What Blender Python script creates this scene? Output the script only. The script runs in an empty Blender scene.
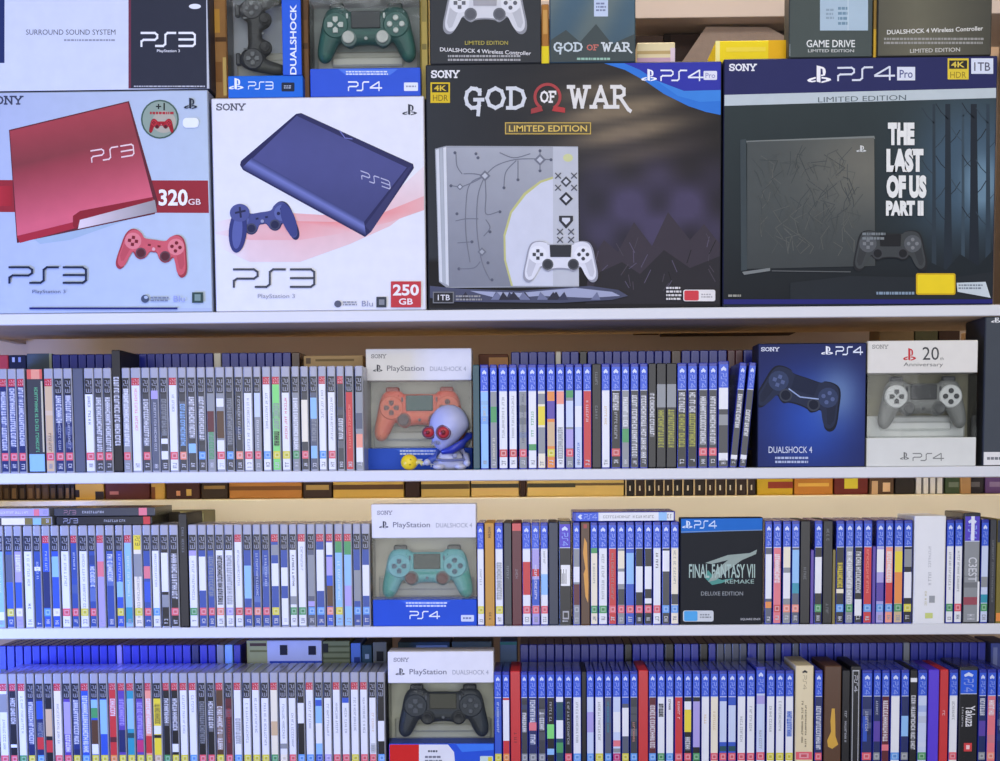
import bpy, math, random
from mathutils import Vector, Matrix
from mathutils.geometry import tessellate_polygon
random.seed(7)
SC = bpy.context.scene
COL = SC.collection
PI = math.pi

# ------------------------------------------------------------------ camera
F, PX, PY = 1600.0, 500.0, 600.0          # focal length and principal point, in pixels of the 1000x761 frame
VX, VY, SL = 535.0, 455.0, 0.0055         # where lines running straight into the shelves meet; tilt of the boards
SCALE = 605.0
_n = Vector(((VX-PX)/F, -(VY-PY)/F, -1.0)).normalized()
_x = Vector((1, SL, -(_n[0]+SL*_n[1])/_n[2])).normalized()
_z = _x.cross(_n)
RW = Matrix((_x, _n, _z))                  # camera -> world
def ray(px, py):
    return RW @ Vector(((px-PX)/F, -(py-PY)/F, -1.0))
_d = ray(500, 450)
CAM = -_d/_d[1]*(F/SCALE)
def at(px, py, Y=0.0):
    d = ray(px, py)
    return CAM + d*((Y-CAM[1])/d[1])
def pxs(Y=0.0):                            # metres per pixel at depth Y
    return (at(510, 450, Y)-at(500, 450, Y)).length/10
cd = bpy.data.cameras.new('camera'); cam = bpy.data.objects.new('camera', cd); COL.objects.link(cam)
cd.sensor_width = 36; cd.lens = F/1000*36; cd.shift_x = 0.0; cd.shift_y = (PY-380.5)/1000
cd.clip_start = .05
cam.matrix_world = Matrix.Translation(CAM) @ RW.to_4x4()
SC.camera = cam

# ------------------------------------------------------------------ colours
def lin(c):
    return tuple((v/255/12.92 if v/255 <= .04045 else ((v/255+.055)/1.055)**2.4) for v in c)
PAL = dict(i=(46,76,150), W=(226,228,232), K=(26,26,31), N=(30,42,94), B=(46,84,186), L=(140,188,234), R=(198,52,56), M=(92,34,46),
    G=(138,142,146), S=(84,90,108), C=(232,224,200), T=(206,178,138), Y=(228,208,56), O=(228,140,66), P=(88,66,160),
    V=(168,158,216), E=(72,152,92), e=(126,216,118), D=(58,60,66), Q=(44,146,168), q=(26,74,84), w=(86,58,40),
    p=(222,118,128), s=(236,152,130), m=(188,50,112), g=(192,140,52), o=(122,110,48), r=(206,84,84), y=(178,180,62),
    b=(88,60,206), n=(44,52,72), l=(196,208,232), c=(222,208,170))
CNAME = dict(i='mid blue', W='white', K='black', N='navy blue', B='blue', L='light blue', R='red', M='maroon', G='grey', S='slate grey',
    C='cream', T='tan', Y='yellow', O='orange', P='purple', V='lavender', E='green', e='lime green', D='dark grey',
    Q='teal', q='dark teal', w='brown', p='pink', s='salmon', m='magenta', g='gold', o='olive', r='red', y='olive yellow',
    b='violet blue', n='dark slate', l='pale blue', c='cream')
def C(c):
    if isinstance(c, str): c = PAL[c]
    return lin(c)
def mixc(a, b, t):
    a = PAL[a] if isinstance(a, str) else a; b = PAL[b] if isinstance(b, str) else b
    return tuple(a[i]*(1-t)+b[i]*t for i in range(3))

# ------------------------------------------------------------------ materials
def mat(name, rough=.4, spec=.5, noise=.06, scale=40, metallic=0, coat=0, bump=0, bscale=300):
    m = bpy.data.materials.new(name); m.use_nodes = True
    nt = m.node_tree; N = nt.nodes; L = nt.links; b = N['Principled BSDF']
    a = N.new('ShaderNodeAttribute'); a.attribute_name = 'Col'
    tc = N.new('ShaderNodeTexCoord'); no = N.new('ShaderNodeTexNoise'); no.inputs['Scale'].default_value = scale
    L.new(tc.outputs['Object'], no.inputs['Vector'])
    mr = N.new('ShaderNodeMapRange'); mr.inputs['To Min'].default_value = 1-noise; mr.inputs['To Max'].default_value = 1+noise
    L.new(no.outputs['Fac'], mr.inputs['Value'])
    mx = N.new('ShaderNodeVectorMath'); mx.operation = 'SCALE'
    L.new(a.outputs['Color'], mx.inputs[0]); L.new(mr.outputs['Result'], mx.inputs['Scale'])
    L.new(mx.outputs['Vector'], b.inputs['Base Color'])
    b.inputs['Roughness'].default_value = rough; b.inputs['Specular IOR Level'].default_value = spec
    b.inputs['Metallic'].default_value = metallic; b.inputs['Coat Weight'].default_value = coat
    if bump:
        n2 = N.new('ShaderNodeTexNoise'); n2.inputs['Scale'].default_value = bscale
        L.new(tc.outputs['Object'], n2.inputs['Vector'])
        bp = N.new('ShaderNodeBump'); bp.inputs['Strength'].default_value = bump; bp.inputs['Distance'].default_value = .001
        L.new(n2.outputs['Fac'], bp.inputs['Height']); L.new(bp.outputs['Normal'], b.inputs['Normal'])
    return m
M_PRINT = mat('glossy_printed_card', .45, .14)
M_PAPER = mat('paper_behind_clear_plastic', .25, .4, .04)
M_SHELL = mat('moulded_case_plastic', .22, .5, .05)
M_CARD = mat('cardboard', .75, .2, .12, 60, bump=.3)
M_SHELF = mat('white_laminate', .35, .4, .03, 12)
M_WALL = mat('painted_wall', .8, .2, .1, 5, bump=.2)
M_CTRL = mat('matt_controller_plastic', .45, .4, .03, 30, bump=.1, bscale=900)
M_TOY = mat('painted_vinyl', .35, .5, .04, 60)
def clear_mat():
    m = bpy.data.materials.new('clear_plastic_window'); m.use_nodes = True
    nt = m.node_tree; N = nt.nodes; L = nt.links; N.remove(N['Principled BSDF'])
    tr = N.new('ShaderNodeBsdfTransparent'); gl = N.new('ShaderNodeBsdfGlossy'); gl.inputs['Roughness'].default_value = .08
    fr = N.new('ShaderNodeFresnel'); fr.inputs['IOR'].default_value = 1.3
    no = N.new('ShaderNodeTexNoise'); no.inputs['Scale'].default_value = 25
    bp = N.new('ShaderNodeBump'); bp.inputs['Strength'].default_value = .12; bp.inputs['Distance'].default_value = .004
    tc = N.new('ShaderNodeTexCoord'); L.new(tc.outputs['Object'], no.inputs['Vector'])
    L.new(no.outputs['Fac'], bp.inputs['Height']); L.new(bp.outputs['Normal'], gl.inputs['Normal']); L.new(bp.outputs['Normal'], fr.inputs['Normal'])
    mx = N.new('ShaderNodeMixShader'); L.new(fr.outputs['Fac'], mx.inputs['Fac']); L.new(tr.outputs[0], mx.inputs[1]); L.new(gl.outputs[0], mx.inputs[2])
    L.new(mx.outputs[0], N['Material Output'].inputs['Surface'])
    tr.inputs['Color'].default_value = (.95,.96,.96,1)
    return m
M_CLEAR = clear_mat()

# ------------------------------------------------------------------ mesh building
class MB:
    def __init__(s): s.v = []; s.f = []; s.c = []; s.sm = []
    def add(s, vs, fs, col, smooth=False):
        o = len(s.v); s.v += [tuple(v) for v in vs]
        for f in fs:
            s.f.append([o+i for i in f])
            s.c.append(col if not isinstance(col, list) else [col[i] for i in f]); s.sm.append(smooth)
    def box(s, x0, x1, y0, y1, z0, z1, col, b=0.0):
        if b <= 0:
            vs = [(x,y,z) for z in (z0,z1) for y in (y0,y1) for x in (x0,x1)]
            s.add(vs, [(0,2,3,1),(4,5,7,6),(0,1,5,4),(2,6,7,3),(0,4,6,2),(1,3,7,5)], col); return
        # bevelled: three nested slabs joined as a convex solid
        X = (x0,x1); Y = (y0,y1); Z = (z0,z1); vs = []; idx = {}
        for i in (0,1):
            for j in (0,1):
                for k in (0,1):
                    sx = b if i == 0 else -b; sy = b if j == 0 else -b; sz = b if k == 0 else -b
                    idx[i,j,k] = len(vs)
                    vs += [(X[i],Y[j]+sy,Z[k]+sz),(X[i]+sx,Y[j],Z[k]+sz),(X[i]+sx,Y[j]+sy,Z[k])]
        I = lambda i,j,k,a: idx[i,j,k]+a
        fs = []
        for i in (0,1): fs.append([I(i,0,0,0),I(i,1,0,0),I(i,1,1,0),I(i,0,1,0)])
        for j in (0,1): fs.append([I(0,j,0,1),I(1,j,0,1),I(1,j,1,1),I(0,j,1,1)])
        for k in (0,1): fs.append([I(0,0,k,2),I(1,0,k,2),I(1,1,k,2),I(0,1,k,2)])
        for j in (0,1):
            for k in (0,1): fs.append([I(0,j,k,1),I(1,j,k,1),I(1,j,k,2),I(0,j,k,2)])
        for i in (0,1):
            for k in (0,1): fs.append([I(i,0,k,0),I(i,1,k,0),I(i,1,k,2),I(i,0,k,2)])
        for i in (0,1):
            for j in (0,1): fs.append([I(i,j,0,0),I(i,j,1,0),I(i,j,1,1),I(i,j,0,1)])
        for i in (0,1):
            for j in (0,1):
                for k in (0,1): fs.append([I(i,j,k,0),I(i,j,k,1),I(i,j,k,2)])
        cx = Vector(((x0+x1)/2,(y0+y1)/2,(z0+z1)/2)); out = []
        for f in fs:
            a, b_, c_ = (Vector(vs[f[t]]) for t in (0,1,2)); nn = (b_-a).cross(c_-a)
            out.append(f if nn.dot(a-cx) > 0 else f[::-1])
        s.add(vs, out, col)
    def lathe(s, c, axis, prof, col, n=20, smooth=True, sx=1, sy=1):
        # prof: list of (radius, height along axis)
        ax = Vector(axis).normalized(); u = ax.orthogonal().normalized()
        if abs(ax.y) > .9: u = Vector((1,0,0))
        w = ax.cross(u); c = Vector(c); vs = []; fs = []
        for r, h in prof:
            for i in range(n):
                a = 2*PI*i/n; vs.append(c+ax*h+u*(r*sx*math.cos(a))+w*(r*sy*math.sin(a)))
        for k in range(len(prof)-1):
            for i in range(n): fs.append((k*n+i, k*n+(i+1)%n, (k+1)*n+(i+1)%n, (k+1)*n+i))
        s.add(vs, fs, col, smooth)
        e = (len(prof)-1)*n
        s.add(vs[:n], [list(range(n))[::-1]], col); s.add(vs[e:], [list(range(n))], col)
    def ball(s, c, r, col, n=20, m=12, fn=None):
        vs = []; fs = []
        for j in range(m+1):
            t = PI*j/m
            for i in range(n):
                a = 2*PI*i/n; p = Vector((math.sin(t)*math.cos(a)*r[0], math.sin(t)*math.sin(a)*r[1], math.cos(t)*r[2]))
                if fn: p = fn(p)
                vs.append(Vector(c)+p)
        for j in range(m):
            for i in range(n): fs.append((j*n+i, (j+1)*n+i, (j+1)*n+(i+1)%n, j*n+(i+1)%n))
        s.add(vs, fs, col, True)
    def tube(s, pts, r, col, n=8):
        pts = [Vector(p) for p in pts]; rr = r if isinstance(r, (list,tuple)) else [r]*len(pts); vs = []; fs = []
        for k, p in enumerate(pts):
            d = (pts[min(k+1,len(pts)-1)]-pts[max(k-1,0)]).normalized(); u = d.orthogonal().normalized(); w = d.cross(u)
            for i in range(n):
                a = 2*PI*i/n; vs.append(p+u*rr[k]*math.cos(a)+w*rr[k]*math.sin(a))
        for k in range(len(pts)-1):
            for i in range(n): fs.append((k*n+i, k*n+(i+1)%n, (k+1)*n+(i+1)%n, (k+1)*n+i))
        s.add(vs, fs, col, True); s.add(vs[:n], [list(range(n))], col); s.add(vs[-n:], [list(range(n))], col)
    def mesh(s, name, origin=(0,0,0)):
        me = bpy.data.meshes.new(name); ox, oy, oz = origin
        me.from_pydata([(x-ox,y-oy,z-oz) for x,y,z in s.v], [], s.f)
        at_ = me.color_attributes.new('Col', 'FLOAT_COLOR', 'CORNER'); data = []
        for f, c in zip(s.f, s.c):
            if isinstance(c, list):
                for q_ in c: data += [q_[0],q_[1],q_[2],1]
            else: data += [c[0],c[1],c[2],1]*len(f)
        at_.data.foreach_set('color', data)
        me.polygons.foreach_set('use_smooth', s.sm); me.update()
        return me
def link(name, me, m, parent=None, loc=(0,0,0)):
    o = bpy.data.objects.new(name, me); COL.objects.link(o); o.location = loc
    if m and not me.materials: me.materials.append(m)
    if parent: o.parent = parent
    return o
def tag(o, label, cat, group=None, kind=None):
    if label: o['label'] = label
    if cat: o['category'] = cat
    if group: o['group'] = group
    if kind: o['kind'] = kind
    return o
def empty(name, loc, ry=0.0):
    o = bpy.data.objects.new(name, None); COL.objects.link(o); o.location = loc; o.rotation_euler = (0,ry,0)
    o.empty_display_size = .02
    return o
def part(name, mb, m, root, label=None):   # mb in world coordinates, root unrotated
    o = link(name, mb.mesh(name, root.location), m, root)
    if label: o['label'] = label
    return o

# ------------------------------------------------------------------ lettering
_tc = {}
def glyphs(txt, bold=0.0, res=3):
    k = (txt, bold)
    if k in _tc: return _tc[k]
    cu = bpy.data.curves.new('t', 'FONT'); cu.body = txt; cu.resolution_u = res; cu.offset = bold
    ob = bpy.data.objects.new('t', cu); me = bpy.data.meshes.new_from_object(ob)
    vs = [(v.co.x, v.co.y) for v in me.vertices]; fs = [list(p.vertices) for p in me.polygons]
    bpy.data.objects.remove(ob); bpy.data.curves.remove(cu); bpy.data.meshes.remove(me)
    x0 = min(v[0] for v in vs); x1 = max(v[0] for v in vs); y0 = min(v[1] for v in vs); y1 = max(v[1] for v in vs)
    r = ([((x-x0)/(x1-x0), (y-y0)/(y1-y0)) for x, y in vs], fs, (x1-x0)/(y1-y0)); _tc[k] = r
    return r
def stroke_quads(pts, w):
    out = []
    for (x0,y0),(x1,y1) in zip(pts, pts[1:]):
        dx, dy = x1-x0, y1-y0; l = math.hypot(dx,dy) or 1e-9; dx /= l; dy /= l; e = w*.42
        a = (x0-dx*e, y0-dy*e); b = (x1+dx*e, y1+dy*e); nx, ny = -dy*w/2, dx*w/2
        out.append([(a[0]-nx,a[1]-ny),(b[0]-nx,b[1]-ny),(b[0]+nx,b[1]+ny),(a[0]+nx,a[1]+ny)])
    return out
_P = [[(0,1),(1.2,1),(1.42,.85),(1.42,.62),(1.2,.47),(.2,.47),(0,.35),(0,0)]]
_S = [[(3.05,1),(2.35,1),(2.15,.85),(2.15,.15),(1.95,0),(1.3,0)]]
_3 = [[(3.4,1),(4.6,1),(4.8,.85),(4.8,.15),(4.6,0),(3.4,0)],[(3.4,.5),(4.75,.5)]]
_4 = [[(5.0,.3),(3.3,.3),(3.3,.36),(4.55,1)],[(4.6,1),(4.6,0)]]
LOGO = {'3': _P+_S+_3, '4': _P+_S+_4}
def logo_shapes(which, w=.16):
    out = []
    for pl in LOGO[which]:
        for q_ in stroke_quads(pl, w): out.append([(x/4.9, y) for x, y in q_])
    return out
def symbol_shapes():      # console maker's emblem: upright P over a lying S
    P = [[(.40,.10),(.40,1.0),(.56,.95),(.56,.04)], [(.56,.95),(.56,.83),(.64,.80),(.66,.50),(.56,.47),(.60,.40),(.74,.44),(.78,.62),(.76,.80),(.68,.90)]]
    S = [[(.36,.36),(.10,.27),(.0,.18),(.06,.09),(.22,.06),(.36,.10),(.36,.17),(.2,.14),(.16,.18),(.36,.27)],
         [(.60,.36),(.82,.33),(.98,.26),(1.0,.18),(.9,.12),(.60,.02),(.60,.11),(.8,.18),(.78,.24),(.60,.27)]]
    return P+S
SERIF = {   # wedge-serif capitals for a title, unit cell, (strokes, width)
 'G': ([[(.78,.82),(.6,.97),(.35,1),(.12,.8),(.05,.5),(.12,.2),(.35,0),(.6,.02),(.75,.14),(.75,.42)],[(.52,.42),(.95,.42)],[(.78,.7),(.78,.92)],[(.75,.2),(.7,-.35)]], 1.0),
 'O': ([[(.5,1),(.18,.85),(.05,.5),(.18,.15),(.5,0),(.82,.15),(.95,.5),(.82,.85),(.5,1)]], 1.0),
 'D': ([[(.2,0),(.2,1)],[(.02,1),(.45,1),(.8,.85),(.92,.5),(.8,.15),(.45,0),(.02,0)]], .95),
 'F': ([[(.2,0),(.2,1)],[(.02,1),(.85,1),(.85,.8)],[(.2,.52),(.6,.52)],[(.02,0),(.42,0)]], .85),
 'W': ([[(.12,1),(.34,0),(.55,.85),(.78,0),(1.05,1)],[(-.05,1),(.28,1)],[(.9,1),(1.22,1)]], 1.25),
 'A': ([[(.08,0),(.5,1),(.9,0)],[(-.08,0),(.22,0)],[(.74,0),(1.05,0)],[(.25,.33),(.72,.33)]], 1.0),
 'R': ([[(.2,0),(.2,1)],[(.02,1),(.55,1),(.75,.88),(.75,.62),(.55,.5),(.2,.5)],[(.5,.5),(1.0,-.12),(1.12,-.2)],[(.02,0),(.4,0)]], 1.05),
 'S': ([[(.8,.75),(.8,.95),(.5,1),(.2,.93),(.12,.72),(.3,.55),(.65,.45),(.82,.25),(.7,.05),(.45,0),(.15,.05),(.12,.28)]], .9),
 'N': ([[(.15,0),(.15,1),(.85,0),(.85,1)],[(0,1),(.3,1)],[(.02,0),(.3,0)],[(.7,1),(1,1)]], 1.0),
 'Y': ([[(.08,1),(.5,.45),(.92,1)],[(.5,.45),(.5,0)],[(-.05,1),(.25,1)],[(.75,1),(1.05,1)],[(.32,0),(.68,0)]], 1.0)}

class Art:
    """printed graphics on a flat face: px/py are read on the photograph and carried onto the plane y=Y"""
    def __init__(s, Y, x0, x1, z0, z1, base):
        s.Y = Y; s.k = 1; s.mb = MB(); s.R = (x0,x1,z0,z1)
        s.mb.add([(x0,Y,z0),(x1,Y,z0),(x1,Y,z1),(x0,Y,z1)], [(0,1,2,3)], C(base))
    def y(s, adv=True):
        s.k += 1 if adv else 0
        return s.Y-.00005*s.k
    def P(s, x, y, Y): 
        p = at(x, y, s.Y); x0,x1,z0,z1 = s.R
        return (min(max(p.x,x0),x1), Y, min(max(p.z,z0),z1))
    def poly(s, pts, col, adv=True):
        Y = s.y(adv); vs = [s.P(x,y,Y) for x,y in pts]
        c = [C(q_) for q_ in col] if isinstance(col, list) else C(col)
        s.mb.add(vs, [list(range(len(vs)))], c)
    def rect(s, x0, y0, x1, y1, col, adv=True): s.poly([(x0,y1),(x1,y1),(x1,y0),(x0,y0)], col, adv)
    def rrect(s, x0, y0, x1, y1, r, col):
        pts = []
        for cx, cy, a0 in ((x1-r,y0+r,-90),(x1-r,y1-r,0),(x0+r,y1-r,90),(x0+r,y0+r,180)):
            for k in range(5): a = math.radians(a0+k*22.5); pts.append((cx+r*math.cos(a), cy+r*math.sin(a)))
        s.poly(pts, col)
    def ell(s, cx, cy, rx, ry, col, n=24, adv=True, rot=0):
        pts = []
        for k in range(n):
            a = 2*PI*k/n; x = rx*math.cos(a); y = ry*math.sin(a)
            pts.append((cx+x*math.cos(rot)-y*math.sin(rot), cy+x*math.sin(rot)+y*math.cos(rot)))
        s.poly(pts, col, adv)
    def ring(s, cx, cy, r, w, col, n=28, a0=0, a1=360):
        s.line([(cx+r*math.cos(math.radians(a0+(a1-a0)*k/n)), cy+r*math.sin(math.radians(a0+(a1-a0)*k/n))) for k in range(n+1)], w, col)
    def line(s, pts, w, col, adv=True):
        Y = s.y(adv)
        if not adv: s.k += .08
        for i_, q_ in enumerate(stroke_quads(pts, w)): s.mb.add([s.P(x,y,Y-i_*3e-6) for x,y in q_], [(0,1,2,3)], C(col))
    def grid(s, quad, nx, ny, fn):
        Y = s.y(); (ax,ay),(bx,by),(cx,cy),(dx,dy) = quad; vs = []; cs = []; fs = []   # top-left, top-right, bottom-right, bottom-left
        for j in range(ny+1):
            for i in range(nx+1):
                u, v = i/nx, j/ny
                x = (ax*(1-u)+bx*u)*(1-v)+(dx*(1-u)+cx*u)*v; y = (ay*(1-u)+by*u)*(1-v)+(dy*(1-u)+cy*u)*v
                vs.append(s.P(x,y,Y)); cs.append(C(fn(u,v)))
        for j in range(ny):
            for i in range(nx): a = j*(nx+1)+i; fs.append((a,a+nx+1,a+nx+2,a+1))
        s.mb.add(vs, fs, cs)
    def shapes(s, shp, o, u, v, col):
        Y = s.y()
        for i_, q_ in enumerate(shp): s.mb.add([s.P(o[0]+u[0]*x+v[0]*y, o[1]+u[1]*x+v[1]*y, Y-i_*3e-6) for x,y in q_], [list(range(len(q_)))], C(col))
    def text(s, t, o, u, v, col, bold=0.0):     # o lower-left corner, u along the whole line, v up a capital (pixel vectors)
        vs, fs, _ = glyphs(t, bold); Y = s.y()
        s.mb.add([s.P(o[0]+u[0]*x+v[0]*y, o[1]+u[1]*x+v[1]*y, Y) for x,y in vs], fs, C(col))
    def txt(s, t, x0, y0, x1, y1, col, bold=0.0): s.text(t, (x0,y1), (x1-x0,0), (0,y0-y1), col, bold)
    def logo(s, which, x0, y0, x1, y1, col, w=.16, sk=0): s.shapes(logo_shapes(which, w), (x0,y1), (x1-x0,sk), (0,y0-y1), col)
    def symbol(s, x0, y0, x1, y1, col): s.shapes(symbol_shapes(), (x0,y1), (x1-x0,0), (0,y0-y1), col)
    def serif(s, t, x0, y0, x1, y1, col, w=.14, gap=.12):
        tot = sum(SERIF[c][1]+gap for c in t)-gap; x = x0; sc = (x1-x0)/tot; Y = s.y()
        for c in t:
            st, wd = SERIF[c]
            for pl in st:
                for q_ in stroke_quads(pl, w): Y -= 3e-6; s.mb.add([s.P(x+a*sc, y1+(y0-y1)*b, Y) for a,b in q_], [(0,1,2,3)], C(col))
            x += (wd+gap)*sc
    def small(s, x0, y0, x1, y1, col, n=2, seed=1):   # lines of print too small to read
        rd = random.Random(seed); Y = s.y(); h = (y1-y0)/n
        for k in range(n):
            x = x0
            while x < x1-1:
                w = rd.uniform(1.2,4); s.mb.add([s.P(a,b,Y) for a,b in ((x,y0+h*(k+.75)),(min(x+w,x1),y0+h*(k+.75)),(min(x+w,x1),y0+h*(k+.2)),(x,y0+h*(k+.2)))], [(0,1,2,3)], C(col))
                x += w+.7

# ------------------------------------------------------------------ shelves and room
BD = .018
def zat(px, py, Y=0.0): return at(px, py, Y).z
Z1 = zat(500, 309.3); Z2 = zat(500, 469.6); Z3 = zat(500, 626.0); Z4 = zat(500, 671.8)-.1715
bc = empty('bookcase', (0,.17,Z4-.022))
tag(bc, 'long white laminate bookcase whose shelves carry the boxes and game cases', 'bookcase')
WHT = (214,216,221)
XL, XR = -1.02, 1.02
for z in (Z1, Z2, Z3, Z4):
    mb = MB(); mb.box(XL, XR, 0, .31, z-BD, z, C(WHT), .0012); sh_ = part('shelf', mb, M_SHELF, bc)
    mb = MB(); mb.box(XL+.001, XR-.001, .004, .309, z-BD-.0006, z-BD-.0001, C((196,170,138))); link('raw_underside', mb.mesh('raw_underside', bc.location), M_CARD, sh_)
for x in (XL-.02, XR):
    mb = MB(); mb.box(x, x+.02, 0, .34, Z4-.1, Z1+.42, C(WHT), .001); part('side_panel', mb, M_SHELF, bc)
mb = MB(); zl = zat(500, 497.5, .335)
mb.box(XL, XR, .312, .335, Z3-.02, zl, C((230,218,192)), .001)
mb.box(XL, XR, .335, .70, zl-.02, zl, C((226,206,150)), .001)
part('back_panel', mb, M_SHELF, bc, 'cream panel behind the third shelf')
def struct(name, mb, m):
    o = link(name, mb.mesh(name), m); o['kind'] = 'structure'; return o
mb = MB(); mb.box(-2.6, 2.6, .72, .78, -1.4, 1.7, C((204,180,156))); struct('wall_back', mb, M_WALL)
mb = MB(); mb.box(-2.6, 2.6, -4.2, .78, -1.45, -1.4, C((120,110,100))); struct('floor', mb, M_WALL)
mb = MB(); mb.box(-2.6, 2.6, -4.2, .78, 1.7, 1.75, C((225,222,215))); struct('ceiling', mb, M_WALL)
for x in (XL-.02, XR):
    mb = MB(); mb.box(x, x+.02, 0.02, .32, -1.4, Z4-.1, C(WHT)); part('foot_panel', mb, M_SHELF, bc)
# ------------------------------------------------------------------ game cases
CH, CDP = .1715, .125                      # case height and depth
CLEARBAND = (158,160,172); LITSIDE = (148,152,166); BLUESHELL = (30,44,150)  # shell sides lightened: light caught by the clear edge is painted in
def shell_mesh(w, h, kind, base):
    mb = MB(); r = min(.0022, w*.18); half = [(w/2, CDP)]
    for k in range(5):
        a = math.radians(90*k/4); half.append((w/2-r+r*math.cos(a), r-r*math.sin(a)))
    prof = half+[(-x,y) for x,y in half[::-1]]
    if kind == 'p3': zs = [(0,LITSIDE),(h*.905,LITSIDE),(h*.905,CLEARBAND),(h-.0012,CLEARBAND)]
    elif kind in ('p4',): zs = [(0,BLUESHELL),(h-.0012,BLUESHELL)]
    else: zs = [(0,base),(h-.0012,base)]
    n = len(prof); vs = []; cs = []
    for z, c in zs:
        for x, y in prof: vs.append((x,y,z)); cs.append(C(c))
    c = zs[-1][1]
    for x, y in prof: vs.append((x*(1-.0024/w), max(y,.0009) if y < .05 else y-.001, h)); cs.append(C(c))
    L_ = len(zs)+1; fs = []
    for k in range(L_-1):
        if k+1 < len(zs) and zs[k][0] == zs[k+1][0]: continue
        for i in range(n): j = (i+1)%n; fs.append((k*n+j, k*n+i, (k+1)*n+i, (k+1)*n+j))
    fs.append(tuple(range(n))); fs.append(tuple(range((L_-1)*n, L_*n))[::-1])
    mb.add(vs, fs, cs)
    return mb
class Spine:
    """paper insert behind the clear spine: coordinates are a (0..1 across) and t (0..100 down)"""
    def __init__(s, w, h, rd): s.w = w; s.h = h; s.mb = MB(); s.k = 0; s.rd = rd
    def rect(s, a0, a1, t0, t1, col, adv=True):
        if adv: s.k += 1
        y = -.0002-.00006*s.k; X = lambda a: (a-.5)*s.w; Z = lambda t: s.h*(1-t/100)
        s.mb.add([(X(a0),y,Z(t1)),(X(a1),y,Z(t1)),(X(a1),y,Z(t0)),(X(a0),y,Z(t0))], [(0,1,2,3)], C(col))
    def shp(s, polys, a0, a1, t0, t1, col):     # shapes whose x runs down the spine and y points right
        s.k += 1; y = -.0002-.00006*s.k
        for i_, q_ in enumerate(polys):
            s.mb.add([((a0+(a1-a0)*v-.5)*s.w, y-i_*3e-6, s.h*(1-(t0+(t1-t0)*u)/100)) for u, v in q_], [list(range(len(q_)))], C(col))
    def text(s, t, a0, a1, t0, t1, col, bold=0):
        vs, fs, _ = glyphs(t, bold); s.k += 1; y = -.0002-.00006*s.k
        s.mb.add([((a0+(a1-a0)*v-.5)*s.w, y, s.h*(1-(t0+(t1-t0)*u)/100)) for u, v in vs], fs, C(col))
    def title(s, t0, t1, a0, a1, col):          # strokes of a title too small to read
        rd = s.rd; s.k += 1; t = t0
        while t < t1-.8:
            wd = rd.uniform(1.2, 2.2)
            if rd.random() < .16: t += 1.0; continue
            e = min(t+wd, t1); kd = rd.random(); m_ = (t+e)/2
            B = []
            if kd < .35: B = [(a0,a1,t,t+.5),(a0,a1,e-.5,e),(a0+.35*(a1-a0),a0+.6*(a1-a0),t,e)]
            elif kd < .6: B = [(a0,a1,t,t+.6),(a0,a0+.2*(a1-a0),t,e),(a1-.2*(a1-a0),a1,t,e)]
            elif kd < .8: B = [(a0,a1,t,t+.6),(a1-.25*(a1-a0),a1,t,e)]
            else: B = [(a0,a1,m_-.35,m_+.35),(a0,a0+.25*(a1-a0),t,e)]
            for b_ in B: s.k += .06; s.rect(*b_, col, False)
            t = e+.5
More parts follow.
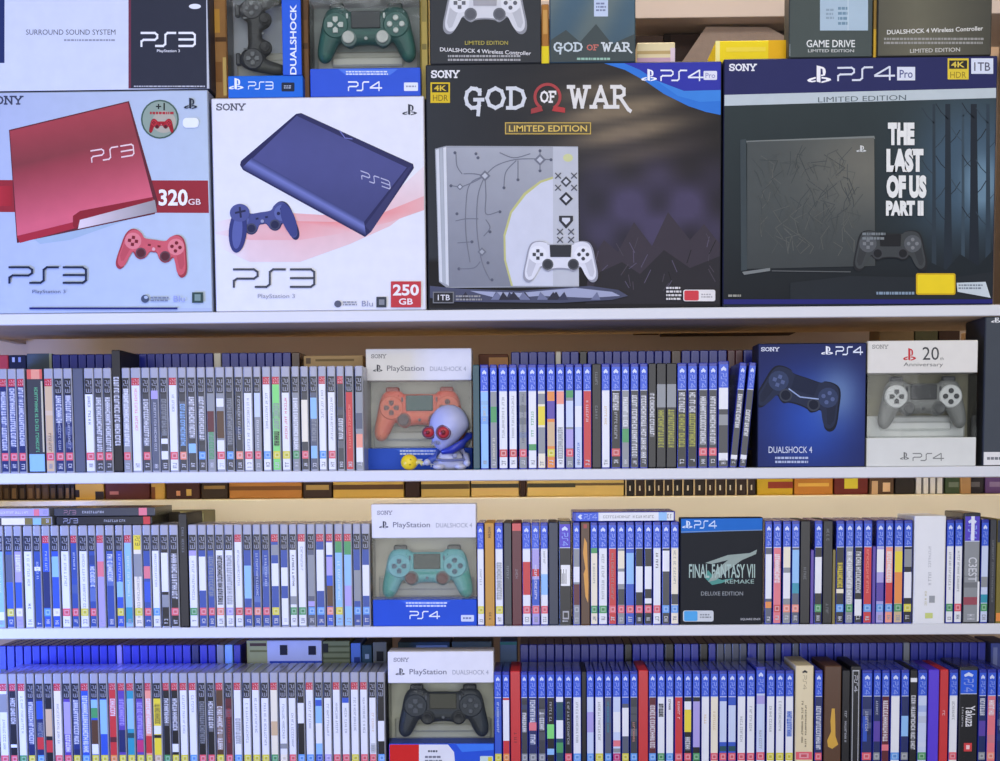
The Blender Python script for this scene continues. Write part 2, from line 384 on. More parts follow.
def draw_spine(w, h, kind, hdr, base, marks, badge, rd):
    sp = Spine(w, h, rd)
    e = .075 if kind != 'x' else .05
    R_ = {'p3':.85,'p4':.9}.get(kind, 1-e)  # insert stops short at right so the painted bright edge shows
    base0 = base
    if kind == 'p3': tb = 9.8
    elif kind in ('p4','wide'): tb = 3.2
    else: tb = .8
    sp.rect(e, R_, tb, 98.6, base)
    if base not in ('W','C','K','R') and kind != 'x' and not any(m[1] == 'f' for m in marks):
        for k in range(3):                     # cover art carried round the spine
            t = rd.uniform(28,72); sp.rect(e, R_, t, t+rd.uniform(4,9), mixc(base, rd.choice('KWGB'), .22))
    def H(t, col, a=.0): sp.rect(e, R_, tb, t, col)
    if kind == 'p3':
        if hdr == 'R': H(17, (186,44,58)); sp.shp(logo_shapes('3',.2), .25, .76, 11, 16, (214,150,158))
        elif hdr == 'Y': H(24, 'Y'); sp.shp(logo_shapes('3',.2), .3, .72, 11, 20, (120,110,60))
        else:
            H(25, (34,36,44)); sp.shp(logo_shapes('3',.2), .24, .72, 12, 23.5, (142,144,156))
    if kind in ('p4','wide'):
        hc = (50,88,206) if kind == 'p4' else ((78,62,190) if hdr == 'P' else (30,88,214))
        H(25.5, hc)
        sp.shp([[(0,.5),(.55,0),(1,.12),(.75,.5),(1,.88),(.55,1)]], .24, .74, 5, 9.5, (206,216,242))
        sp.shp(logo_shapes('4',.19), .28, .72, 11.5, 23.5, (128,150,226))
        sp.rect(e, R_, 25.2, 25.9, (196,204,226))
    for c, st, t0, t1 in marks:
        if st == 'f': sp.rect(e, R_, t0, t1, c)
        elif st == 'w': sp.rect(.28, .72, t0, t1, c); sp.title(t0+1, t1-1, .34, .66, mixc(c,'K',.35) if c in 'WCY' else mixc(c,'W',.3))
        elif st == 't':
            sp.rect(.2, .76, t0, t1, mixc(c, base, .6)); sp.title(t0, t1, .18, .78, mixc(c, base, .12))
        elif st == 'n': sp.title(t0, t1, .34, .62, mixc(c, base, .35))
        elif st == 's': sp.rect(.12, .5, t0, t1, c)
    if badge and badge != '-':
        bc_ = dict(p=(222,92,104), s=(232,140,120), L=(96,156,226), Y=(214,204,60), E=(76,150,92)).get(badge, PAL[badge])
        sp.rect(e, R_, 80.8, 88.2, bc_); sp.rect(.24, .76, 82.2, 86.8, mixc(bc_,'W',.45)); sp.rect(.34, .66, 83.2, 85.8, mixc(bc_,'K',.12))
    if kind != 'x':
        lt = sum(PAL[base]) > 480
        sp.title(91.5, 96.5, .28, .72, (150,152,160) if lt else (190,192,200))
    return sp
ORD = ('zeroth next second third fourth fifth sixth seventh eighth ninth tenth eleventh twelfth thirteenth fourteenth fifteenth sixteenth '
       'seventeenth eighteenth nineteenth twentieth twenty-first twenty-second twenty-third twenty-fourth twenty-fifth twenty-sixth '
       'twenty-seventh twenty-eighth twenty-ninth thirtieth').split()
def ord_(n):
    o = 'first second third fourth fifth sixth seventh eighth ninth'.split()
    return o[n-1] if n < 10 else (ORD[n] if n <= 30 else 'thirty-'+o[n-31] if n < 40 else 'fortieth' if n == 40 else 'forty-'+o[n-41])
BNAME = dict(p='red', r='red', s='salmon', L='blue', Y='yellow', E='green', O='orange', W='white', G='grey', C='cream', V='lavender', m='magenta', N='navy', B='blue')
def parse(line):
    lbl = None
    if '#' in line: line, lbl = line.split('#', 1); lbl = lbl.strip()
    p = line.split(); x0, x1 = float(p[0]), float(p[1]); kind, hdr, base = p[2], p[3], p[4]
    marks = []; badge = '-'; opt = {}
    for q_ in p[5:]:
        if '=' in q_: k, v = q_.split('='); opt[k] = v
        elif len(q_) <= 1: badge = q_
        else:
            for m in q_.split(','):
                a, b_ = m[2:].split('-'); marks.append((m[0], m[1], float(a), float(b_)))
    return dict(x0=x0, x1=x1, kind=kind, hdr=hdr, base=base, marks=marks, badge=badge, opt=opt, lbl=lbl, case=True)
def describe(d):
    s = CNAME[d['base']]+' spine'
    bits = []
    if d['kind'] == 'p3' and d['hdr'] == 'R': bits.append('red top')
    if d['marks']:
        m = max(d['marks'], key=lambda m: (m[3]-m[2])*(1.6 if m[1] in 'fw' else 1))
        if m[0] != d['base']: bits.append(CNAME[m[0]]+(' patch' if m[1] in 'fws' else ' title'))
    if d['badge'] in BNAME: bits.append(BNAME[d['badge']]+' rating mark')
    return s+' case, '+', '.join(bits[:3]) if bits else s+' case'
def build_case(d, pxm, zb, h, Yf, group, rd):
    x = at(pxm, d['ym'], Yf).x; w = (d['x1']-d['x0'])*pxs(Yf)-.0003
    o = d['opt']; lean = math.radians(float(o.get('lean',0)))
    if 'top' in o: h = zat(pxm, float(o['top']), Yf)-zb
    if 'h' in o: h *= float(o['h'])
    z = zb+.0002+(w/2*math.sin(abs(lean)))
    root = empty('game_case', (x, Yf, z), lean)
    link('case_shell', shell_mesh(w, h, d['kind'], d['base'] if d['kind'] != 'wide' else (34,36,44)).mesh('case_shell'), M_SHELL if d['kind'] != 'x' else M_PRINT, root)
    sp = draw_spine(w, h, d['kind'], d['hdr'], d['base'], d['marks'], d['badge'], rd)
    if 'extra' in o: EXTRA[o['extra']](sp)
    link('spine_label', sp.mb.mesh('spine_label'), M_PAPER, root)
    tag(root, d['label'], 'game case', group)
    return root
def ex_yakuza(sp):
    sp.text('Yakuza', .36, .86, 37, 57, (226,226,230), .01); sp.title(38, 57, .16, .24, (170,170,176))
    sp.rect(.3,.72,72.5,80.5,(206,62,66)); sp.rect(.42,.6,74.5,78.5,(240,200,200))
def ex_cream(sp):
    sp.shp([[(0,.5),(.55,0),(1,.12),(.75,.5),(1,.88),(.55,1)]], .36, .66, 4, 7, (50,48,46)); sp.shp(logo_shapes('4',.12), .42, .6, 9, 22, (150,140,120)); sp.title(33, 72, .34, .44, (110,100,84)); sp.title(36, 76, .54, .62, (110,100,84))
def ex_gold(sp):
    pts = [(40,.45),(52,.38),(62,.42),(70,.2),(76,.25),(78,.5),(74,.85),(66,.68),(52,.66),(40,.62)]
    sp.shp([[(t/100, a) for t, a in pts]], 0, 1, 0, 100, (206,160,60))
def ex_outline(sp):
    for r_ in ((.18,.24,4,30),(.76,.82,4,98),(.18,.82,4,5),(.18,.24,4,98)): sp.rect(*r_, (196,198,204))
    sp.shp(logo_shapes('4',.2), .36, .64, 9, 24, (180,182,190)); 
def ex_darkgreen(sp):
    sp.rect(.86,.96,12,80,(196,190,160)); sp.rect(.05,.95,.8,10,(214,96,84)); sp.rect(.3,.8,.8,10,(226,150,124)); sp.rect(.05,.95,82,98.6,'L'); sp.title(18,80,.46,.66,(92,168,120))
def ex_deep(sp):
    sp.rect(.42,.62,3,25,(224,226,244)); sp.text('C3EST', .3, .8, 40, 62, (206,208,214), .01); sp.rect(.05,.95,76,83,(150,70,84))
    sp.rect(.86,.97,62,98,(230,232,236))
def ex_blackwide(sp):
    sp.rect(.16,.9,42,62,(232,232,230)); 
    for k in range(5): sp.rect(.16+.1*k,.2+.1*k,46+k%2*4,60,(30,30,34),k==0)
    sp.rect(.3,.8,86,94,(170,170,174)); sp.rect(.38,.72,87.5,92.5,(40,40,44))
def ex_goldart(sp):
    sp.shp([[(.15,.4),(.3,.25),(.45,.5),(.5,.3),(.72,.5),(.78,.8),(.6,.85),(.4,.75),(.2,.7)]], 0, 1, 0, 100, (214,150,62)); sp.rect(.3,.7,2,6,(160,60,60))
def ex_final(sp): sp.title(4, 16, .34, .66, (80,50,20)); sp.title(84, 95, .4, .62, (70,44,20))
def ex_whitebox(sp):
    sp.title(28, 48, .46, .54, (188,190,196)); sp.title(52, 64, .46, .56, (188,190,196)); sp.rect(.5,.68,74,80.5,(150,154,160)); sp.title(70,84,.36,.42,(196,190,160)); sp.rect(.38,.62,90,95,(196,206,120))
def ex_plain(sp): pass
EXTRA = dict(yakuza=ex_yakuza, cream=ex_cream, gold=ex_gold, outline=ex_outline, dgreen=ex_darkgreen, deep=ex_deep, bwide=ex_blackwide, goldart=ex_goldart, final=ex_final, wbox=ex_whitebox, plain=ex_plain)
def build_row(txt, zb, ym, group, landmarks, shelfname, seed):
    """landmarks: list of (x, name) of the boxes standing among the cases"""
    rd = random.Random(seed)
    items = [parse(l) for l in txt.strip().splitlines() if l.strip()]
    for d in items: d['xm'] = (d['x0']+d['x1'])/2; d['ym'] = ym
    lms = [dict(xm=x, lm=n) for x, n in landmarks]
    allit = sorted(items+lms, key=lambda d: d['xm'])
    for d in allit:
        if d.get('lbl') and d['lbl'].startswith('@'):
            n, l = d['lbl'][1:].split('|'); d['lm'] = n.strip(); d['lbl'] = l.strip()
    idx = [i for i, d in enumerate(allit) if d.get('lm')]
    for i, d in enumerate(allit):
        if not d.get('case'): continue
        if d.get('lbl'): d['label'] = d['lbl']; continue
        j = min(idx, key=lambda k: abs(k-i)); side = 'right' if i > j else 'left'; n = abs(i-j)
        pos = ('just '+side+' of ' if n == 1 else ord_(n)+' '+side+' of ')+allit[j]['lm']
        lab = describe(d)+', '+pos
        while len(lab.split()) > 16 and lab.count(',') > 1:
            a = lab.split(', '); a.pop(-2); lab = ', '.join(a)
        d['label'] = lab
    for d in items: build_case(d, d['xm'], zb, CH, .001, group, rd)
    return items

ROW2A = '''
-9 -.3 p3 R N Wt22-78 p
0 8.5 p3 R N Wt22-78 p
8.8 17.5 p3 R N Wt18-75 p
17.7 26 p3 R N Wt18-74 p
27.3 44.4 x - D extra=dgreen #@the wide dark green case|wide dark green case with green lettering, orange top and light blue foot
44.8 54.3 p3 R T wn62-80 p
54.7 64 p3 K N Wt26-52,Wn52-78 p
64.4 73.4 p3 K N Wt26-52,Wn52-78 p
73.7 84.3 x - S #@the plain slate case|plain slate blue spine with no printing, between black game cases
84.8 94.8 p3 K W Sn27-55 p
95 103.7 p3 K D Wt28-80 p
104 112.6 p3 K D Wt28-80 p
113 122 x - K Wt22-78 top=350 #@the tall black case|tall black case rising above its row, white letters down its spine
122.6 131 p3 K G Wt20-75 p
131.6 141.8 p3 R W pn20-60
142.2 150.7 p3 K D Wt30-75 p
151 159.6 p3 K S Vf22-30,Wn33-80
160 168.7 p3 K D Gt30-65,Wf68-73,Wf80-88
169 178.4 p3 R W Gn25-42 p
178.8 187 p3 K D Lt35-75 s
187.4 196.8 p3 K D Wt28-68,Lf73-82
197.6 206 p3 K D Wt28-70 L
206.7 215.3 p3 K G Mf42-62,Et62-88
216 225.3 p3 K G Wf30-38,wf42-68,Wf70-98 p
225.8 234 p3 K D Gt30-75 L
235 243.5 p3 K D Wn28-70 s
243.8 253.2 p3 K W Gn30-80 p
254 261.5 p3 K G lf25-48,Wn50-80 p
262.7 271.3 p3 R W Gn25-60 L
272 281 p3 R e Gt35-60,Kt62-76 Y
281.5 290.7 p3 K W rn30-70 Y
292 299.8 p3 K G Wt30-80 E
301 308.9 p3 K D Cf32-72 p
310 318 p3 K S Lf30-50,Gt50-72,Lf76-88
318.6 326.8 p3 R W Gn22-50 L
327.6 336.2 p3 K W Gn30-72 p
337 344.6 p3 R D Wt50-70
345.4 354 p3 K R sn35-80
355.3 363.6 p3 K G Sf45-60,sf65-78,Wf78-92
'''
ROW2B = '''
473 479.6 x - q #dark teal spine just right of the orange boxed controller
480.3 489 p4 P L Tn40-55
490 497.5 p4 P G Ef40-55,Cn70-90
498.7 508 p4 P W Gn30-70 r
508.8 517.4 p4 P W Gn30-70 r
518.7 527.3 p4 P G Sn28-75 p
528 537 p4 P W En45-70,Ef76-82
537.5 545.8 p4 P C Gf28-38,Yf40-58,Gf60-85
546.6 555.5 p4 P O Pf35-52,Tf55-78 Y
556 564.8 p4 P W sf26-38,Gt60-90
565.4 574 p4 P G Ef25-32,lf35-60,Vf62-80 p
574.4 582.6 p4 P l Wf40-60,Bn75-95
583 591.8 p4 P R Wn35-55
592.2 601 x - K Gn8-20,Gn40-52 #@the slim black case|slim black spine with tiny grey lettering, between red and white game cases
601.4 610.3 p4 P W Tn40-58
611 621 p4 P K Wt28-45,Wn45-72 r
621.5 629.6 p4 P G Wt32-60,Ef62-75
630.4 639 p4 P D Wt30-90
639.6 648 p4 P D Wt30-90
648.5 656 x - K Wt28-70 
656.5 666 x - K Gf20-42,yt44-80
666.4 676.5 x - K Gf20-42,yt44-80
677 687 p4 P K Wt28-47,yt48-80
687.5 697.5 p4 P K Wt28-47,yt48-80
698.5 708 p4 P D Wt32-78 p
708.5 717.5 p4 P D Wt32-78 p
718 729 p4 P D Wf25-45,Gf50-60,Wf86-93 top=361
729.6 737 p4 P D Wt30-62,Wf88-92 lean=5.4 #leaning case with white lettering, nearer the upright cases, left of navy box
739.2 746.5 p4 P D Wt45-70,Wf88-92 lean=5.4 #leaning case nearest the navy controller box on the second shelf
'''
ROW3A = '''
-5 4.6 p3 K L Wn30-65,Wf84-92
5.5 14 p3 K i Sf28-55,Bf55-80 Y
14.5 22.8 p3 K V Wt28-45,Bf55-80 C
24 33.7 p3 K W Gn28-60,Kn75-82
34 42 p3 K i Wf40-44,Wn34-52
42.5 51 p3 R B Wn25-45,Nf45-80 L
51.5 60.2 p3 K B Lf30-50 C
61 70.5 p3 K W Gn28-60 p
71 78.6 p3 R i Wn25-45 p
79.3 88.7 p3 K W Gn28-80 Y
89 96.5 p3 K i Wt40-60 p
97 105.3 p3 R V pf35-50,Vf50-75
106 115 p3 K i Wt28-55
116 124 p3 K B Wn28-60,Lf55-70 Y
124.4 133 p3 R L Qf80-95,Wn30-70
133.5 143 p3 Y C Gf28-50,Gn50-90 Y
143.3 151.6 p3 K i pf40-52,Bf55-75 p
152 160.3 p3 K W Gn28-60 L
160.8 169.5 p3 K K Wf27-65,Gf68-80
170 179.2 p3 K K Wt28-72 p
179.6 188.2 x - K Gn12-35 top=513.5 #@the third shelf's tall black case|tall black case with small grey lettering, standing beside an olive box
188.8 198 p3 K W Vf25-30,Gn35-75 E
198.5 207.1 p3 K i Wf31-64 p
207.5 215.2 p3 K i Gt30-70 p
215.6 224.6 p3 K W Kt30-78 s
225 234.1 p3 K W Gt30-78 V
234.5 243.2 p3 R W Gn25-60 r
243.6 252.6 p3 K i Lf40-72 p
253.3 261.4 p3 K i Wn28-70 s
262 270.2 p3 K i Wn30-60 p
271 279.9 p3 R i Gf20-30,Wf38-60 Y
280.6 289 p3 K i Wf42-60,Wf72-98
289.5 297.4 p3 K W Kn30-60,Gf70-78 E
297.8 306.7 p3 R W Gn22-45 E
307.3 315.6 p3 K S Gf30-70,Vf75-80 L
316 325.4 p3 R i Wf25-65 L
326 333.9 p3 R B Wf18-30,Vf32-50,wf60-80 s
334.8 343.4 p3 R L Ef17-28,Wn35-75 Y
343.8 352.7 p3 R L Ef17-30,Vf60-80
353.3 361.4 p3 K i Gf45-75 L
361.9 370.5 p3 K i Wf40-70 L
'''
ROW3B = '''
477.2 484.4 p4 P W Gn45-60 Y
484.8 494.6 x - g extra=final #gold spine, third case right of the teal boxed controller
495 503.6 p4 P W Gt38-75 Y
504 511.7 x - D Gn42-55 #charcoal spine with grey lettering, just left of the maroon spine
512 521.8 x - M rf1-8,Gn45-55 #maroon spine with red top, right of a charcoal spine on the third shelf
522.2 531.2 p4 P W Rf38-70 p
531.6 540 p4 P V Rf45-52,Bf55-80,Wn40-75 p
540.5 548.4 p4 P W Gn28-40,Lf50-70 p
548.8 558.3 x - n #@the plain slate case|plain dark slate spine, just left of the broad black case
558.8 571.4 wide P K extra=bwide top=521 #@the broad black case|broad black case, violet header and large white block logo
573 580.3 p4 P G Wf43-58,Mf60-80 G
580.8 589.9 x - w extra=goldart #brown spine with golden artwork, under the case lying flat
590.5 598 p4 P C Gn40-60,Ef25-30 E
598.4 607.8 p4 P W Gn30-75 E
608.5 616.8 p4 P R Gn30-75 p
617.3 625.2 p4 P G Cf28-45,Wf48-60,Df65-80 p
625.8 634.6 p4 P B Lf30-60 p
635.2 643.5 p4 P K Wf43-68 p
644.2 652.4 p4 P K Wf43-65,Wf74-79 p
652.9 661.3 p4 P W Kn30-45 p
661.9 670.2 p4 P D Wf28-48 L
670.7 679 p4 P C Gn28-60,Df70-80 L
764.9 772.3 p4 P S Wf32-75,Of78-84
773 781.5 p4 P p Wt32-60 r
782.6 791 p4 P G Cf25-45,Wf50-75 s
791.6 799.7 p4 P S Lf28-60,Qf60-70 s
800.1 810 x - K Gn45-58 #@the matt black case|matt black spine with faint lettering, left of a slim violet sleeve
810.6 813.8 x - P h=.72 #short slim violet sleeve beside the matt black case on the third shelf
814.3 822.4 p4 P K Wf35-70 E
822.8 832.4 x - K Gn8-20,Gn80-90 #@the black case|black spine with small grey logos, left of a slim mustard sleeve
832.6 835.4 x - o h=.72 #short slim mustard sleeve right of a black spine on the third shelf
835.8 844.4 p4 P K Yt40-65,Cf66-70 L
845.2 853.6 p4 P G Wt30-85 E
854.2 862.6 p4 P K Wt30-70,Wf76-92
863.2 872.1 p4 P R sn28-70 L
872.4 875.6 x - P h=.75 #short slim purple sleeve right of a red spine, left of the wide white box
876 884.4 p4 P V Wf28-50,Pf60-78 L
885 893.2 p4 P s Wt30-70,Rf60-80 L
893.8 903 p4 P T Yf30-50,Of50-80 E
903.4 912.3 p4 P K Gf28-45,Wf50-75 Y
913.6 945.3 x - W extra=wbox top=516 #@the wide white box|very wide white case with faint grey lettering, widest spine on the third shelf
946 953.8 p4 P W Gn30-70 E
954.3 962.4 p4 P W Gn30-70 p
963 980 wide P G extra=deep top=513 #wide grey case with violet header and white block letters, near right edge
980.6 988.4 p4 P l Gf55-65,Qf72-80 E
989.5 995.7 x - D Gn20-80 #thin charcoal spine second from the right edge, third shelf
996.3 1004.5 x - o nf.8-22,Of90-98 #olive spine with dark top cut off by the right edge, third shelf
'''
ROW4A = '''
-.8 9 p3 R W Gf20-38,Gn42-75 p
9.4 17.7 p3 R K Wt24-50,Wf70-73 p
18.2 27 p3 R W Gn22-60 E
27.3 35.4 p3 K N Wt28-70 Y
36 44.6 p3 K N Bf27-45,Gt48-63,Rf63-75 L
45 53.4 p3 K K Tf35-62,Rf66-78
53.9 62.9 p3 R C Gn30-70 p
63.4 71.8 p3 K P Vf28-60,Wt60-78 p
72.3 80.6 p3 K N Wt26-70 Y
81 90.2 p3 R B Wt22-78 L
90.7 99.2 p3 K B Lf26-34,Ef34-44,wf46-70,Wf70-80 Y
99.6 108.6 p3 K B Lf26-60 Y
109 117.6 p3 R R Wt25-42,Mf63-68 O
118 126.3 p3 R P Vt25-52,Nf56-78 Y
126.7 135.3 p3 R Q Lf25-55,qf59-64 Y
135.8 144.5 p3 K P Vt28-65,mf66-78 Y
145 152.7 p3 R s Wt25-60,Rf62-79 Y
153.1 162.5 p3 K Y ot30-50,Wf52-60,Kf61-64 T #@the bright yellow case|bright yellow spine with dark top, the only yellow case on the bottom shelf
163 170.8 p3 R K Wt25-52 E
171.2 179.3 p3 R K Wt25-57,Wf70-78 Y
179.8 188.4 p3 R W Gn22-60 Y
188.9 197.7 p3 R W Gn22-40 L
198.2 206.7 p3 K K Gt28-70 p
207.1 215.3 p3 K K Wt28-58 p
215.7 224.6 p3 R w Wt33-76 Y
225 233.3 p3 K M Rn35-70 p
233.7 242.4 p3 R W Gt45-70 L
243 251.6 p3 K W Gn30-70 Y
252 260.6 p3 R W Gn25-60 Y
261 269.8 p3 K W Gn30-72 Y
270.3 278.8 p3 R C Tf48-62 E
279.3 288 p3 K W Gn30-65,Gf70-75 C
288.4 296.8 p3 K W Gn40-75 p
297.2 305.3 p3 K K Wf30-50 L
305.7 314.6 p3 R W Gn28-55 L
315 323.3 p3 K L Bf27-33,Wf50-70 B
323.8 332.3 p3 K W Gn30-65 V
332.7 341.2 p3 R W Gn30-60 p
341.7 350.3 p3 K W Bf25-30,Gn35-60 p
350.7 359.6 p3 R W Gn25-60 Y
360 368.5 p3 R W Gn25-60 p
369 376.9 p3 K W Tn40-60,Gt70-80 p
377.2 385.5 p3 K K Wf48-68 L
'''
ROW4B = '''
494.2 502.1 p4 P B Wn30-60 Y
502.5 510 p4 P R Wf28-68 O
510.4 520.6 x - R Mn60-70 top=671.3 #@the left red case|bright red broad case left of a dark run, bottom shelf beside boxed controller
521 528 p4 P D Wt40-60 G
528.4 537.4 p4 P N Wt28-50,pf50-58,Wt62-72 G
538 546 p4 P D Wt40-58 G
546.4 555 p4 P K Wn30-50,ef52-66,Lf76-82
555.5 564 p4 P q Wf25-30,Wf48-66,Ef70-80
564.4 572.5 p4 P K Wn30-72 p
572.8 581.6 p4 P W Gn30-70 L
581.8 586.2 x - K #very thin black spine, between white and pale blue cases on bottom shelf
586.5 594.3 p4 P l Vf40-60 L
594.8 604 p4 P W Gn30-68 Y
604.4 612 p4 P S Qn30-60 L
612.5 621.2 p4 P l Wf40-60,pf68-74,Gf76-80 m
621.6 629.4 p4 P S Bf26-32,Wf36-64 Y
629.9 638 p4 P D sn50-70 L
638.3 648.3 x - R top=670.3 #@the right red case|bright red broad case in the middle of the blue headed cases, bottom shelf
648.6 656.7 p4 P M Wt33-76 L
657.1 665.3 p4 P W Kt32-45 E
665.6 674 p4 P W Kn28-38 L
674.4 683.2 p4 P R Wn30-50 p
683.7 692 p4 P K Wf30-38,Yf38-60,Wt65-78 p
692.4 700.6 p4 P K Vf30-75 E
701 709.8 p4 P W Tn43-52
710.1 718.7 p4 P C Tn40-60 p
719 727.3 p4 P B lf30-70,qf74-79 p
727.7 736.5 p4 P B lf34-70,qf74-79 p
737 746 p4 P W Gn45-70 p
746.4 755.2 p4 P W Gn35-60 p
755.8 765.5 p4 P l Vf27-35,Gn60-78 p top=667
766.2 775 p4 P W Gn35-60 Y
775.4 784.7 p4 P W Gn30-60 Y
785 793.8 p4 P W Bt40-65 Y
795 813.4 x - c extra=cream p top=665.8 #@the broad cream case|broad cream case with dark lettering and pale red rating mark, bottom shelf
814.5 822.6 p4 P N Wt35-78 p
823.8 841.2 x - w extra=gold top=666 #@the broad brown case|broad brown case with a golden drop shape on its spine
841.8 849.6 x - K Wn40-72 #black case with thin white title between the brown case and the outlined case
850 860.6 x - K extra=outline top=666 #black case with a thin white outline down both edges, bottom shelf
861.4 872.4 p4 P N Bs45-70,Wn40-60 p
873 880.8 p4 P N Wn30-45,Pf50-70 G
881.3 889.6 p4 P M Wt30-70,pf73-79
890.2 900.2 p4 P W L
900.6 909 p4 P N Lf45-65 G
909.6 916.8 x - K Wf8-12,Wt25-78 #black spine with large white lettering, left of a lavender and a violet case
917.2 927.2 p4 P l E
927.8 938.8 x - b #@the violet blue case|plain violet blue spine on the bottom shelf, touching a red case
939.3 948 x - R Wn40-46 #plain red spine touching the violet blue case, bottom shelf
948.6 957.8 p4 P W Gn30-50 p
958.4 977.6 wide B K extra=yakuza top=667 #@the wide black case|wide black case with blue header and white script title, bottom right
978.2 986.2 p4 P N Wt28-45,Pf50-65 G
986.6 996 p4 P p Wt30-45 s
996.6 1005 p4 P N Wn30-60
'''
BOT = 'game cases standing on the bottom shelf'
build_row(ROW2A, Z2, 418, 'game cases on the second shelf', [(418,'the orange boxed controller')], 'second', 11)
build_row(ROW2B, Z2, 418, 'game cases on the second shelf', [(418,'the orange boxed controller'),(811,'the navy controller box')], 'second', 12)
build_row(ROW3A, Z3, 575, 'game cases on the third shelf', [(424,'the teal boxed controller')], 'third', 13)
build_row(ROW3B, Z3, 575, 'game cases on the third shelf', [(424,'the teal boxed controller'),(721,'the black game box')], 'third', 14)
build_row(ROW4A, Z4, 721, BOT, [(440,'the black boxed controller')], 'bottom', 15)
build_row(ROW4B, Z4, 721, BOT, [(440,'the black boxed controller')], 'bottom', 16)

# cases lying flat on the row of the third shelf
def lying(x0, x1, y0, y1, kind, hdr, base, marks, badge, label, zfix=None, extra=None):
    rd = random.Random(int(x0+y0)); Y = .004
    p0 = at(x0, (y0+y1)/2, Y); p1 = at(x1, (y0+y1)/2, Y)
    zt = zat((x0+x1)/2, y0, Y); zb_ = zat((x0+x1)/2, y1, Y)
    if zfix is not None: zt += zfix-zb_; zb_ = zfix
    w = zt-zb_-.0003; h = p1.x-p0.x
    root = empty('game_case', (p1.x, Y, (zt+zb_)/2), -PI/2)
    link('case_shell', shell_mesh(w, h, kind, base).mesh('case_shell'), M_SHELL, root)
    sp = draw_spine(w, h, kind, hdr, base, marks, badge, rd)
    if extra: extra(sp)
    link('spine_label', sp.mb.mesh('spine_label'), M_PAPER, root)
    tag(root, label, 'game case', 'game cases lying on top of the third shelf row')
    return zt
T3 = Z3+CH+.0006
t = lying(572.5, 675, 512.3, 522.4, 'p4', 'P', 'W', [('L','f',84,92),('G','n',30,80)], '-', 'white and blue case lying flat across the upright cases, left of the black game box', T3)
t = lying(-16, 52, 515.8, 524.5, 'p3', 'K', 'o', [('C','f',26,60),('L','f',72,84)], '-', 'olive and cream case lying flat, lower of the two stacked at far left', T3)
lying(-20, 49, 507, 515.5, 'p3', 'K', 'V', [('W','n',26,70),('p','f',78,86)], '-', 'lavender case with pink mark lying flat, upper of the two stacked at far left', t+.0003)
t = lying(56, 152, 515.8, 524.5, 'x', '-', 'K', [('W','n',50,72),('R','f',91,98)], '-', 'black case with white title lying flat, lower of the dark pair on third shelf', T3, lambda sp: sp.shp(logo_shapes('3',.16), .25, .75, 8, 23, (150,152,170)))
lying(54, 155, 507, 515.5, 'x', '-', 'D', [('W','n',28,50),('p','f',84,92)], '-', 'charcoal case with white title lying flat, upper of the dark pair on third shelf', t+.0003, lambda sp: sp.shp(logo_shapes('3',.16), .25, .7, 10, 22, (150,110,120)))

# ------------------------------------------------------------------ back rows
def simple_box(name, x0, x1, y0, z0, z1, dep, col, label, cat, group=None, m=None, faces=None, fname='printed_face', Y=None, facemat=None):
    """plain carton standing at depth y0, world x0..x1, z0..z1; faces: list of (a0,a1,b0,b1,colour) fractions on the front, b down from the top"""
    root = empty(name, ((x0+x1)/2, y0, z0))
    mb = MB(); mb.box(x0, x1, y0, y0+dep, z0, z1, C(col), min(.0012, (x1-x0)*.1)); part('carton' if cat != 'game case' else 'case_shell', mb, m or M_PRINT, root)
    if faces:
        for k, (a0,a1,b0,b1,c) in enumerate(faces):
            mb = MB(); y = y0-.0003-.0001*k; X0 = x0+(x1-x0)*a0; X1 = x0+(x1-x0)*a1; Zt = z1-(z1-z0)*b0; Zb = z1-(z1-z0)*b1
            mb.add([(X0,y,Zb),(X1,y,Zb),(X1,y,Zt),(X0,y,Zt)], [(0,1,2,3)], C(c))
            part(fname, mb, facemat or M_PRINT, root)
    return tag(root, label, cat, group)
def riser(x0, x1, y0, y1, z0, z1, label):
    root = empty('shelf_riser', ((x0+x1)/2, y0, z0)); mb = MB()
    mb.box(x0, x1, y0, y1, z1-.008, z1, C((92,80,70)), .0008); part('plank', mb, M_CARD, root)
    n = 4
    for k in range(n):
        x = x0+(x1-x0-.012)*k/(n-1); mb = MB(); mb.box(x, x+.012, y0, y1, z0, z1-.008, C((80,70,62)), .0008); part('foot', mb, M_CARD, root)
    tag(root, label, 'riser')
YB = .148
proto = {}
def back_case(x0px, x1px, ytop, hz, base, hdrcol, label, group, first_y):
    """a case in the hidden second rank; copies of one prototype per colour share its meshes"""
    ym = ytop+5; xm = (x0px+x1px)/2; w = (x1px-x0px)*pxs(YB)-.0003
    x = at(xm, ym, YB).x; z = hz
    key = (base, round(w,4))
    if key not in proto:
        root = empty('game_case', (x, YB, z))
        sh = shell_mesh(w, CH, 'x', base if base != 'blue' else (34,42,138)).mesh('case_shell')
        link('case_shell', sh, M_SHELL, root)
        rd = random.Random(len(proto)); sp = Spine(w, CH, rd); bc2 = (44,54,164) if base == 'blue' else base; sp.rect(.1,.9,1.2,98.6,bc2); sp.rect(.1,.9,24,98.6,'D' if base == 'blue' else base); sp.title(34,70,.34,.66,mixc(bc2,'W',.4)); sp.rect(.1,.2,1.2,98.6,mixc(bc2,'W',.16))
        link('spine_label', sp.mb.mesh('spine_label'), M_PAPER, root); proto[key] = root
    else:
        src = proto[key]; root = src.copy(); COL.objects.link(root); root.location = (x, YB, z)
        for ch in src.children:
            c = ch.copy(); COL.objects.link(c); c.parent = root
    tag(root, label, 'game case', group)
